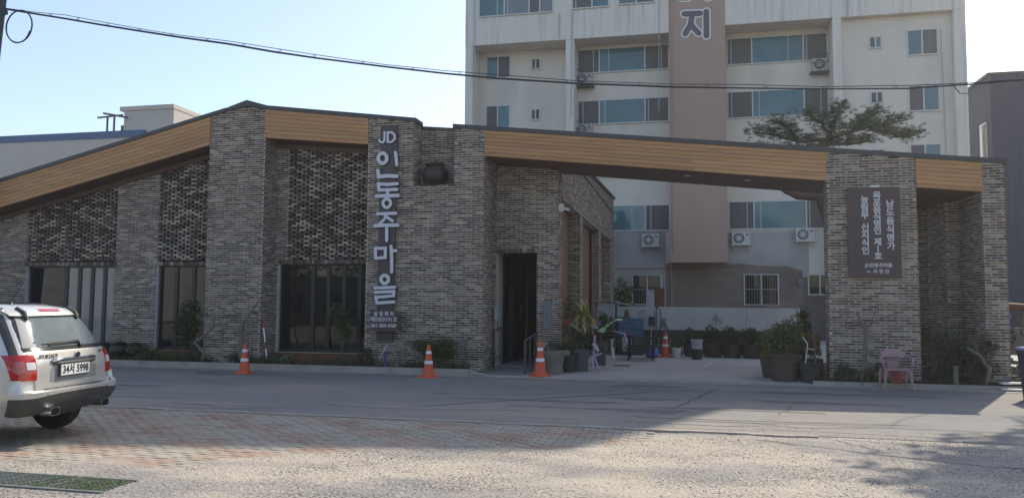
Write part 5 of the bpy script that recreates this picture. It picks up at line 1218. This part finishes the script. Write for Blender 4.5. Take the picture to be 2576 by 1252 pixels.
g.add(vs, [(3, 2, 1, 0), (8, 9, 10, 11)]+[(a+4*q, (a+1) % 4+4*q, (a+1) % 4+4*(q+1), a+4*(q+1)) for q in range(2) for a in range(4)]); g.build('seat', M['chairpink'], ch)
for s_ in (-1, 1):
    for yy, ln in ((-.21, -.03), (.18, .06)):
        g = MB(); t0 = [(CX+s_*.235, CY+yy, CZ+.41), (CX+s_*.25, CY+yy+ln*.5, CZ+.2), (CX+s_*.27, CY+yy+ln, CZ)]; g.tube(t0, [.036, .028, .022], 4); g.build('leg', M['chairpink'], ch)
g = MB(); g.lathe([(.12, 0), (.13, .02), (.1, .26), (.11, .28)], (4.45, 17.95, .07), 4); tag(g.build('red_stool', M['stoolred']), 'small red plastic stool behind the pink chair', 'stool')

# ------------------------------------------------------------------ right edge: bin, boards, arch
t = thing('grey_bin', 'tall dark grey bin cut off by the right edge of the picture', 'bin', (6.5, 16.15, -.04)); g = MB(); g.lathe([(.34, 0), (.42, .85), (.44, .9), (.44, .94)], (6.5, 16.15, -.04), 4, m=Matrix.Rotation(R(45), 3, 'Z')); g.build('body', mat('bin_grey', (.07, .07, .08), .5, .05), t)
g = MB(); g.lathe([(.46, .945), (.45, .99), (.3, 1.02), (.02, 1.03)], (6.5, 16.15, -.04), 4, m=Matrix.Rotation(R(45), 3, 'Z')); g.build('lid', mat('bin_lid', (.3, .3, .45), .15, 0), t)
for k, (x, y, z) in enumerate(((6.75, 18.0, .1), (6.7, 17.75, -.01))):
    g = MB(); g.obox((x, y, z+.03), .62, .14, .035, Matrix.Rotation(R(8-20*k), 3, 'Z')); tag(g.build('timber_board', M['white_frame']), 'pale timber plank lying at the kerb by the bin, %s' % ('upper one' if k == 0 else 'lower one'), 'plank')
t = thing('garden_arch', 'reddish garden arch over rubble wall beyond the last brick column', 'arch', (8.4, 20.5, 0)); g = MB()
g.tube([(7.55, 20.5, 1.72), (7.9, 20.5, 1.7), (8.2, 20.5, 1.5), (8.35, 20.5, 1.1), (8.4, 20.5, 0)], .09, 8); g.build('arch', M['planter'], t)
g = MB()
for k in range(40): g.obox((rnd.uniform(7.4, 8.25), 20.6+rnd.uniform(0, .1), rnd.uniform(.05, 1.5)), rnd.uniform(.12, .28), .2, rnd.uniform(.08, .16), Matrix.Rotation(rnd.uniform(-.2, .2), 3, 'Y'), W1)
g.build('rubble', M['mortarstone'], t, kind='stuff')
# greenery seen through the gap left of the flats
shrub('sunlit_shrub', 'bright green shrub in the alley between restaurant and flats', 'bush', (-2.75, 36.6, 0), (.5, .3, 1.3), 1400, .14, YGR+GRN, 5, lift=.5)

# ------------------------------------------------------------------ pole and cables
up = thing('utility_pole', 'leaning dark utility pole at the left edge with a coil of cable', 'pole', (-19.9, 18, 0))
pb0 = atY(-16, 190, 18.0); pt = atY(14, -60, 18.0); pd = (pt-pb0).normalized(); base = pb0-pd*(pb0.z/pd.z)
g = MB(); g.tube([base, pt], [.14, .1], 12); g.build('shaft', M['cable'], up, smooth=R(40))
c_ = atY(48, 67, 17.9)
g = MB(); g.tube([(c_.x+.44*math.cos(R(a)), 17.9, c_.z+.47*math.sin(R(a))) for a in range(0, 361, 12)], .022, 6); g.tube([(c_.x+.02+.40*math.cos(R(a)), 17.86, c_.z-.03+.47*math.sin(R(a))) for a in range(175, 350, 12)], .012, 6); g.build('cable_coil', M['cable'], up)
g = MB(); g.box(pt.x-.45, pt.x+.1, 17.95, 18.05, 9.9, 10.02); g.build('bracket', M['cable'], up)
cw = thing('overhead_cable', 'thick black overhead cable sagging across the whole street front', 'cable', (-6, 18, 8))
wp = [(5, 22), (80, 34), (162, 47), (255, 63), (355, 79), (458, 95), (575, 111), (690, 131), (800, 147), (960, 167), (1118, 185), (1251, 197.5), (1450, 210), (1693, 219), (1880, 222), (2065, 224), (2290, 223), (2397, 215), (2450, 212), (2576, 201), (2700, 190)]
W3 = [atY(x, y, 18.0) for x, y in wp]
g = MB(); g.tube(W3, [.028]*8+[.024]*6+[.018]*7, 6); g.build('cable', M['cable'], cw)
mw = [atY(x, y-(7 if 90 < x < 2300 else 2)-2*math.sin(x/90.), 18.03) for x, y in wp]
g = MB(); g.tube(mw, .010, 5); g.build('messenger_wire', M['cable'], cw)
for k in range(24):
    q = k/24*(len(wp)-2); i = int(q); p = W3[i].lerp(W3[i+1], q-i); m_ = mw[i].lerp(mw[i+1], q-i); g = MB(); g.tube([m_+Vector((-.03, 0, 0)), p+Vector((.0, -.04, -.03)), m_+Vector((.05, 0, 0))], .009, 5); g.build('cable_tie', M['cable'], cw)
g = MB(); g.tube([atY(2397, 214, 18.0), atY(2415, 235, 19), atY(2470, 237, 20)], .012, 5); g.build('branch_wire', M['cable'], cw)

# ------------------------------------------------------------------ steel grating with grass, near left corner
gr = thing('drain_grating', 'long steel drain grating overgrown with grass in the near left corner', 'grating', (-7, 6.6, GZ))
yA, yB = 6.38, 6.84
g = MB(); g.box(-9.0, -5.35, yA-.03, yA, GZ-.02, GZ+.022); g.box(-9.0, -5.35, yB, yB+.03, GZ-.02, GZ+.022)
for x in (-8.0, -7.0, -6.0): g.box(x-.01, x+.01, yA, yB, GZ-.02, GZ+.02)
g.build('frame', M['galv'], gr)
bm = None
for k in range(9):
    y = yA+.03+k*.05
    g = MB(); g.box(-9.0, -5.37, y-.007, y+.007, GZ-.01, GZ+.0185); g.build('bar', M['galv'], gr)
for k in range(60):
    x = -8.95+k*.06
    if bm is None: g = MB(); g.box(x-.004, x+.004, yA, yB, GZ-.005, GZ+.014); bm = g.build('cross_bar', M['galv'], gr); bx0 = x
    else: o = bm.copy(); COL.objects.link(o); o.parent = gr; o.location.x = x-bx0
f = MB()
for k in range(4200):
    x = -5.4-abs(rnd.gauss(0, .55)); y = rnd.uniform(yA, yB)
    if x < -7.4: continue
    d = Vector((rnd.uniform(-.6, .6), rnd.uniform(-.6, .6), 1)).normalized(); f.leaf(Vector((x, y, GZ-.02)), d, rdir(), rnd.uniform(.025, .07), .008, rnd.choice([(.10, .15, .03), (.14, .19, .04), (.07, .12, .025), (.2, .22, .07)]))
f.build('grass', M['leaf'], gr, kind='stuff')
# ------------------------------------------------------------------ the silver SUV (rear towards +X, width along Y)
CO = Vector((-7.77, 8.73, GZ)); car = thing('parked_car', 'silver compact SUV with red tail lights parked at the left edge, seen from behind', 'car', CO)
KEYS = [  # z, rear setback, half width, corner depth, front setback, exponent
    (.38, .10, .84, .26, 4.25, 4.5), (.50, .02, .885, .28, 4.33, 4.8), (.64, .00, .905, .28, 4.34, 4.8), (.66, .06, .905, .28, 4.33, 4.8), (.76, .065, .90, .28, 4.30, 4.6), (.92, .065, .90, .32, 4.1, 4.4), (1.03, .09, .885, .34, 3.9, 4.2),
    (1.09, .13, .865, .35, 3.1, 4.0), (1.13, .16, .845, .36, 2.85, 4.0), (1.30, .275, .80, .37, 2.55, 3.8), (1.46, .39, .745, .38, 2.3, 3.6), (1.56, .48, .70, .40, 2.15, 3.2), (1.61, .57, .64, .42, 2.05, 2.8), (1.645, .80, .50, .45, 1.85, 2.4)]
def key(z):
    for a, b in zip(KEYS, KEYS[1:]):
        if z <= b[0]: q = max(0, (z-a[0])/(b[0]-a[0])); return [a[i]+(b[i]-a[i])*q for i in range(6)]
    return list(KEYS[-1])
def rear(th, z, off=0.):      # th -90..90 deg: 0 = middle of the rear, +90 = right flank (+Y)
    _, xr, wd, cd_, xf, n = key(z); c, s_ = math.cos(R(th)), math.sin(R(th))
    x = xr+cd_*(1-abs(c)**(2/n)); y = wd*math.copysign(abs(s_)**(2/n), s_)
    p = Vector((-x, y, z))
    if off:
        nn = Vector((abs(c)**(2-2/n)*wd, math.copysign(abs(s_)**(2-2/n), s_)*cd_, 0)); nn = nn.normalized() if nn.length > 1e-6 else Vector((1, 0, 0)); p += nn*off
    return CO+p
def th_y(y, z):
    _, xr, wd, cd_, xf, n = key(z); return math.copysign(math.degrees(math.asin(min(1, (min(abs(y), wd*.9999)/wd)**(n/2)))), y)
def side(x, z, s_, off=0.):    # flank point x metres ahead of the rear
    _, xr, wd, cd_, xf, n = key(z); return CO+Vector((-x, s_*(wd+off), z))
zs = [k[0] for k in KEYS]; zz = []
for a, b in zip(zs, zs[1:]): zz += [a, (a+b)/2] if b-a > .09 else [a]
zz.append(zs[-1]); body = MB(); ring_n = 0; rings = []
for z in zz:
    _, xr, wd, cd_, xf, n = key(z); pts = [rear(t, z) for t in (-90, -84, -78, -70, -60, -50, -38, -26, -13, 0, 13, 26, 38, 50, 60, 70, 78, 84, 90)]
    for x in (.9, 1.6, 2.3):
        if x < xf-.5: pts.append(side(x, z, 1))
        else: pts.append(side(xf-.5, z, 1))
    for t in range(90, -91, -15):
        c, s_ = math.cos(R(t)), math.sin(R(t)); pts.append(CO+Vector((-(xf-.5+.5*abs(c)**.7), wd*math.copysign(abs(s_)**.7, s_), z)))
    for x in (2.3, 1.6, .9): pts.append(side(min(x, xf-.5), z, -1))
    rings.append(pts)
nr = len(rings[0]); vs = [p for r in rings for p in r]
fs = [(i*nr+k, i*nr+(k+1) % nr, (i+1)*nr+(k+1) % nr, (i+1)*nr+k) for i in range(len(rings)-1) for k in range(nr)]+[tuple(range((len(rings)-1)*nr, len(rings)*nr))]
body.add(vs, fs); body.build('body', M['silver'], car, smooth=R(38))
def patch(name, m_, pts_f, us, vs_, off=.004, thick=True, parent=None, smooth=R(50)):
    g = MB(); rows_ = [[pts_f(u, v, off) for u in us] for v in vs_]; nu = len(us); fl_ = [p for r in rows_ for p in r]
    g.add(fl_, [(j*nu+i, j*nu+i+1, (j+1)*nu+i+1, (j+1)*nu+i) for j in range(len(vs_)-1) for i in range(nu-1)])
    bd = [(0, i) for i in range(nu)]+[(j, nu-1) for j in range(1, len(vs_))]+[(len(vs_)-1, i) for i in range(nu-2, -1, -1)]+[(j, 0) for j in range(len(vs_)-2, 0, -1)]
    o1 = [rows_[j][i] for j, i in bd]; o2 = [pts_f(us[i], vs_[j], -.01) for j, i in bd]; n = len(bd)
    g.add(o1+o2, [(k, (k+1) % n, (k+1) % n+n, k+n) for k in range(n)])
    return g.build(name, m_, parent or car, smooth=smooth)
def lin(a, b, n): return [a+(b-a)*k/(n-1) for k in range(n)]
def ry(hw):       # patch function by fraction u in -1..1 of a z dependent half width
    return lambda u, z, off: rear(th_y(u*hw(z), z), z, off)
# tailgate glass with black surround
patch('tailgate_surround', M['blackgloss'], ry(lambda z: key(z)[2]*.985), lin(-1, 1, 17), lin(1.10, 1.535, 8), .004)
gl = patch('rear_window', M['rearglass'], ry(lambda z: .735-.40*(z-1.13)), lin(-1, 1, 15), lin(1.145, 1.505, 8), .008)
patch('spoiler', M['silver'], ry(lambda z: .62), lin(-1, 1, 13), lin(1.515, 1.60, 4), .05)
bl = patch('high_brake_light', M['redlens'], ry(lambda z: .19), lin(-1, 1, 5), lin(1.565, 1.595, 2), .056)
for s_ in (-1, 1):
    g = MB(); g.tube([rear(th_y(s_*.45, 1.6), 1.6, .06), rear(th_y(s_*.46, 1.54), 1.54, .06), rear(th_y(s_*.47, 1.47), 1.47, .03)], [.03, .035, .022], 6); g.build('spoiler_bracket', M['blackplastic'], car)
# D pillar trims
for s_ in (-1, 1):
    patch('pillar_trim', M['blackplastic'], lambda u, z, off, s_=s_: rear(s_*u, z, off), [60, 66, 72, 78][::s_], lin(1.05, 1.6, 8), .006)
# tailgate panel with seams, recess, handle
patch('tailgate', M['silver'], ry(lambda z: .72 if z > .8 else .68), lin(-1, 1, 15), lin(.665, 1.085, 6), .012)
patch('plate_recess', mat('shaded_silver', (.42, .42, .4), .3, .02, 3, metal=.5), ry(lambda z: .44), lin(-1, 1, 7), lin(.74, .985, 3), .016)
g = MB(); P_ = [rear(th_y(y, .985), .985, .03) for y in lin(-.42, .42, 9)]; g.tube(P_, [.016]+[.034]*7+[.016], 8); g.build('chrome_handle', M['chrome'], car, smooth=True)
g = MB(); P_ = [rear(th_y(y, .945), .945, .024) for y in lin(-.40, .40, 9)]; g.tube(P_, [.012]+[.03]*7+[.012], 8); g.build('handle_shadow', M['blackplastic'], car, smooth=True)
pl = CO+Vector((-.015, -.03, .865)); g = MB(); g.box(pl.x-.02, pl.x+.0, pl.y-.29, pl.y+.29, pl.z-.078, pl.z+.078); pf_ = g.build('license_plate', M['blackplastic'], car)
g = MB(); g.box(pl.x+.001, pl.x+.005, pl.y-.275, pl.y+.275, pl.z-.064, pl.z+.064); g.build('plate_face', M['white'], pf_)
RY_ = (R(90), 0, R(90))
text(pf_, 'plate_lettering', M['black'], '34서 5998', (pl.x+.0065, pl.y, pl.z-.002), .128, .001, .003, rot=RY_, sx=.93)
eb = CO+Vector((-.035, 0, 1.035)); g = MB(); g.lathe([(.062, 0), (.062, .014), (.05, .018)], eb, 24, sx=1, m=Matrix.Rotation(R(90), 3, 'Y') @ Matrix.Diagonal((.62, 1, 1))); em = g.build('emblem', M['chrome'], car)
g = MB(); g.lathe([(.052, .017), (.052, .021)], eb, 24, m=Matrix.Rotation(R(90), 3, 'Y') @ Matrix.Diagonal((.58, 1, 1))); g.build('emblem_field', M['black'], em)
text(em, 'emblem_lettering', M['chrome'], 'KIA', (eb.x+.023, eb.y, eb.z), .05, .001, .001, rot=RY_)
ws_ = rear(th_y(-.5, 1.04), 1.04, .018); text(car, 'badge_lettering', M['chrome'], 'SPORTAGE', (ws_.x+.012, ws_.y+.03, ws_.z+.0), .055, .004, .002, rot=(R(90), 0, R(84)), sx=1.1)
ws_ = rear(th_y(.56, 1.05), 1.05, .018); text(car, 'badge_lettering', M['blackplastic'], 'TLX', (ws_.x+.008, ws_.y, ws_.z), .04, .003, .001, rot=(R(90), 0, R(98)))
# wiper
wz = 1.165; g = MB(); g.tube([rear(th_y(.22, 1.12), 1.12, .02), rear(th_y(.2, wz+.03), wz+.03, .035), rear(th_y(-.36, wz), wz, .022)], [.016, .018, .008], 6); g.build('wiper_arm', M['black'], car)
g = MB(); g.tube([rear(th_y(y, wz+.015+.012*(1-abs(y+.1)/.4)), wz+.015+.012*(1-abs(y+.1)/.4), .02) for y in lin(-.44, .2, 7)], .009, 6); g.build('wiper_blade', M['black'], car)
for y in (-.55, -.12, .3, .38, .58): g = MB(); g.lathe([(.014, 0), (.01, .008)], rear(th_y(y, 1.16 if abs(y) < .5 else 1.2), 1.16 if abs(y) < .5 else 1.2, .009), 10, m=Matrix.Rotation(R(70), 3, 'Y')); g.build('glass_stud', M['chrome'], car)
# tail lights wrapping round the corners
for s_ in (-1, 1):
    def tl(u, z, off, s_=s_):
        t0 = th_y(.665, z); t1 = 88-10*max(0, (1.0-z)/.25)+0*z; t1 = 80+8*(z-.78)/.3; return rear(s_*(t0+(t1-t0)*u), z, off)
    lt = patch('tail_light', M['redlens'], tl, lin(0, 1, 8)[::s_], lin(.775, 1.07, 6), .02)
    patch('reversing_lens', M['clearlens'], tl, (lin(.03, .33, 4))[::s_], lin(.90, .985, 3), .024, parent=lt)
    patch('light_insert', mat('rose_lens', (.45, .12, .1), .15, .1, 10, coat=.5), tl, (lin(.36, .72, 4))[::s_], lin(.87, 1.0, 3), .023, parent=lt)
# bumper: silver upper, dark step pad, dark lower
patch('bumper', M['silver'], lambda u, z, off: rear(u, z, off), lin(-88, 88, 25), [.56, .59, .62, .64, .65], .045)
patch('bumper_corner', M['silver'], lambda u, z, off: rear(u, z, off), lin(62, 88, 6), [.64, .70, .76, .785], .043); patch('bumper_corner', M['silver'], lambda u, z, off: rear(-u, z, off), lin(88, 62, 6), [.64, .70, .76, .785], .043)
g = MB(); 
A_ = [rear(th_y(y, .648), .648, .044) for y in lin(-.55, .55, 13)]; B_ = [rear(th_y(y, .662), .662, -.03) for y in lin(-.55, .55, 13)]
g.add(A_+B_, [(k, k+1, k+14, k+13) for k in range(12)]); g.build('step_pad', M['blackplastic'], car)
patch('lower_bumper', M['blackplastic'], lambda u, z, off: rear(u, z+(.03*math.cos(R(u))**8 if z > .4 else 0), off), lin(-88, 88, 33), [.38, .41, .46, .52, .575], .052)
patch('under_valance', M['blackplastic'], lambda u, z, off: rear(u, z, off), lin(-88, 88, 21), [.36, .42], .0)
for y in (-.58, 0, .56): g = MB(); q = rear(th_y(y, .60), .60, .046); g.lathe([(.017, 0), (.014, .004)], q, 12, m=Matrix.Rotation(R(90), 3, 'Y')); g.build('parking_sensor', M['galv'], car)
for s_ in (-1, 1):
    c_ = CO+Vector((.02, s_*.49, .40)); pts = rounded(-.085, .085, -.048, .048, .03); 
    pts = [(a, b) for a, b in pts]; n = len(pts)
    for nm, k0, k1, m_, dx in (('exhaust_tip', 1.0, .84, 'chrome', 0), ):
        g = MB(); v0 = [(c_.x+.05, c_.y+a, c_.z+b) for a, b in pts]; v1 = [(c_.x+.05, c_.y+a*.84, c_.z+b*.84) for a, b in pts]; v2 = [(c_.x-.1, c_.y+a, c_.z+b) for a, b in pts]; v3 = [(c_.x-.04, c_.y+a*.8, c_.z+b*.8) for a, b in pts]
        g.add(v0+v1+v2+v3, [(i, (i+1) % n, (i+1) % n+n, i+n) for i in range(n)]+[(i, i+2*n, (i+1) % n+2*n, (i+1) % n) for i in range(n)]+[(i+n, (i+1) % n+n, (i+1) % n+3*n, i+3*n) for i in range(n)]); ex = g.build(nm, M[m_], car, smooth=R(40))
        g = MB(); g.add(v3, [tuple(range(n))]); g.build('exhaust_inside', M['black'], ex)
g = MB(); g.box(CO.x-3.9, CO.x-1.3, CO.y-.72, CO.y+.72, CO.z+.28, CO.z+.37); g.build('underbody', M['black'], car)
g = MB(); g.tube([(CO.x-.4, CO.y+.1, CO.z+.34), (CO.x-.4, CO.y+.5, CO.z+.34)], .08, 12); g.build('silencer', M['steel'], car)
# wheels
def wheel(x, y, s_):
    m_ = Matrix.Rotation(R(90*-s_), 3, 'X'); c = CO+Vector((-x, y, .345)); g = MB()
    g.lathe([(.21, -.10), (.30, -.112), (.335, -.10), (.345, -.07), (.345, .07), (.335, .10), (.30, .112), (.21, .10)], c, 32, m=m_); ty = g.build('wheel', M['rubber'], car, smooth=R(35))
    g = MB(); g.lathe([(.215, -.09), (.215, .06), (.2, .085)], c, 24, m=m_); rm = g.build('rim', M['greyline'], ty, smooth=R(35))
    for k in range(5):
        a = R(72*k); g = MB(); g.beam(c+Vector((0, s_*.095, 0)), c+Vector((math.cos(a)*.2, s_*.095, math.sin(a)*.2)), .03, .05); g.build('spoke', M['silver'], ty)
for x in (.88, 3.51):
    for s_ in (-1, 1): wheel(x, s_*.775, s_)
for s_ in (-1, 1):
    for x in (.88, 3.51):
        g = MB(); out = [side(x+.40*math.cos(R(a)), .345+.40*math.sin(R(a)) if .345+.40*math.sin(R(a)) > .37 else .37, s_, .012) for a in range(0, 181, 12)]
        inn = [CO+Vector((-(x+.34*math.cos(R(a))), s_*.915, .345+.34*math.sin(R(a)))) for a in range(0, 181, 12)]; n = len(out)
        g.add(out+inn, [(k, k+1, k+1+n, k+n) for k in range(n-1)]); g.add([CO+Vector((-(x+.385*math.cos(R(a))), s_*.905, .345+.385*math.sin(R(a)))) for a in range(0, 181, 12)], [tuple(range(n))]); g.build('wheel_arch', M['blackplastic'], car)
    # side glass, doors' seams, rails, mirrors
    patch('quarter_window', M['carglass'], lambda x, z, off, s_=s_: side(x+.35*(z-1.15)*1.2, z, s_, off), lin(.62, 1.2, 4)[::s_], lin(1.17, 1.47, 4), .008)
    patch('door_window', M['carglass'], lambda x, z, off, s_=s_: side(x, z, s_, off), lin(1.32, 2.0, 4)[::s_], lin(1.15, 1.49, 4), .008)
    patch('door_window', M['carglass'], lambda x, z, off, s_=s_: side(min(x, key(z)[4]-.45), z, s_, off), lin(2.08, 2.75, 4)[::s_], lin(1.15, 1.47, 4), .008)
    patch('sill_cladding', M['blackplastic'], lambda x, z, off, s_=s_: side(x, z, s_, off), lin(1.3, 3.1, 6)[::s_], [.37, .42, .5], .012)
    g = MB(); g.tube([side(x, 1.61, s_, -.03)+Vector((0, 0, .04+(.0 if .8 < x < 2.0 else -.05))) for x in (.62, .8, 1.2, 1.6, 2.0, 2.15)], [.018, .02, .02, .02, .02, .015], 6); g.build('roof_rail', M['blackplastic'] if s_ > 0 else M['greyline'], car)
    g = MB(); g.obox(side(2.85, 1.14, s_, .1), .13, .2, .15, Matrix.Identity(3)); g.build('mirror', M['silver'], car)
    for x in (1.26, 2.04): g = MB(); g.add([side(x, .5, s_, .002), side(x+.012, .5, s_, .002), side(x+.012, 1.1, s_, .002), side(x, 1.1, s_, .002)], [(0, 1, 2, 3)]); g.build('door_seam', M['black'], car)
g = MB(); g.lathe([(.05, 0), (.03, .03), (.012, .045)], CO+Vector((-.95, -.1, 1.635)), 12); g.tube([CO+Vector((-.95, -.1, 1.67)), CO+Vector((-.8, -.06, 1.93))], [.009, .005], 6); g.build('antenna', M['black'], car)
g = MB(); fp = [side(.55+.09*math.cos(R(a)), .93+.09*math.sin(R(a)), -1, .001) for a in range(0, 360, 15)]; g.tube(fp+[fp[0]], .003, 4); g.build('fuel_flap', M['blackplastic'], car)
# windscreen
g = MB(); P1_ = [CO+Vector((-(key(z)[4]+.012), y*q, z)) for z, q in ((1.12, .7), (1.58, .52)) for y in (-1, 1)]; g.add([P1_[0], P1_[1], P1_[3], P1_[2]], [(0, 1, 2, 3)]); g.build('windscreen', M['carglass'], car)

car.rotation_euler = (0, 0, R(5)); car.scale = (1.0, .97, 1.06)

# ------------------------------------------------------------------ added volume standing in for the lens's veiling glare
hz = MB(); hz.box(-75, 45, -30, 54, -1.2, 36.5); ho = hz.build('glare_haze', M['white'], kind='stuff')
hm = bpy.data.materials.new('glare_haze'); hm.use_nodes = True; hn = hm.node_tree; hn.nodes.remove(hn.nodes['Principled BSDF'])
pv_ = hn.nodes.new('ShaderNodeVolumePrincipled'); pv_.inputs['Density'].default_value = .0012; pv_.inputs['Anisotropy'].default_value = .55; pv_.inputs['Color'].default_value = (.95, .95, .95, 1)
hn.links.new(pv_.outputs[0], hn.nodes['Material Output'].inputs['Volume']); ho.data.materials.clear(); ho.data.materials.append(hm)
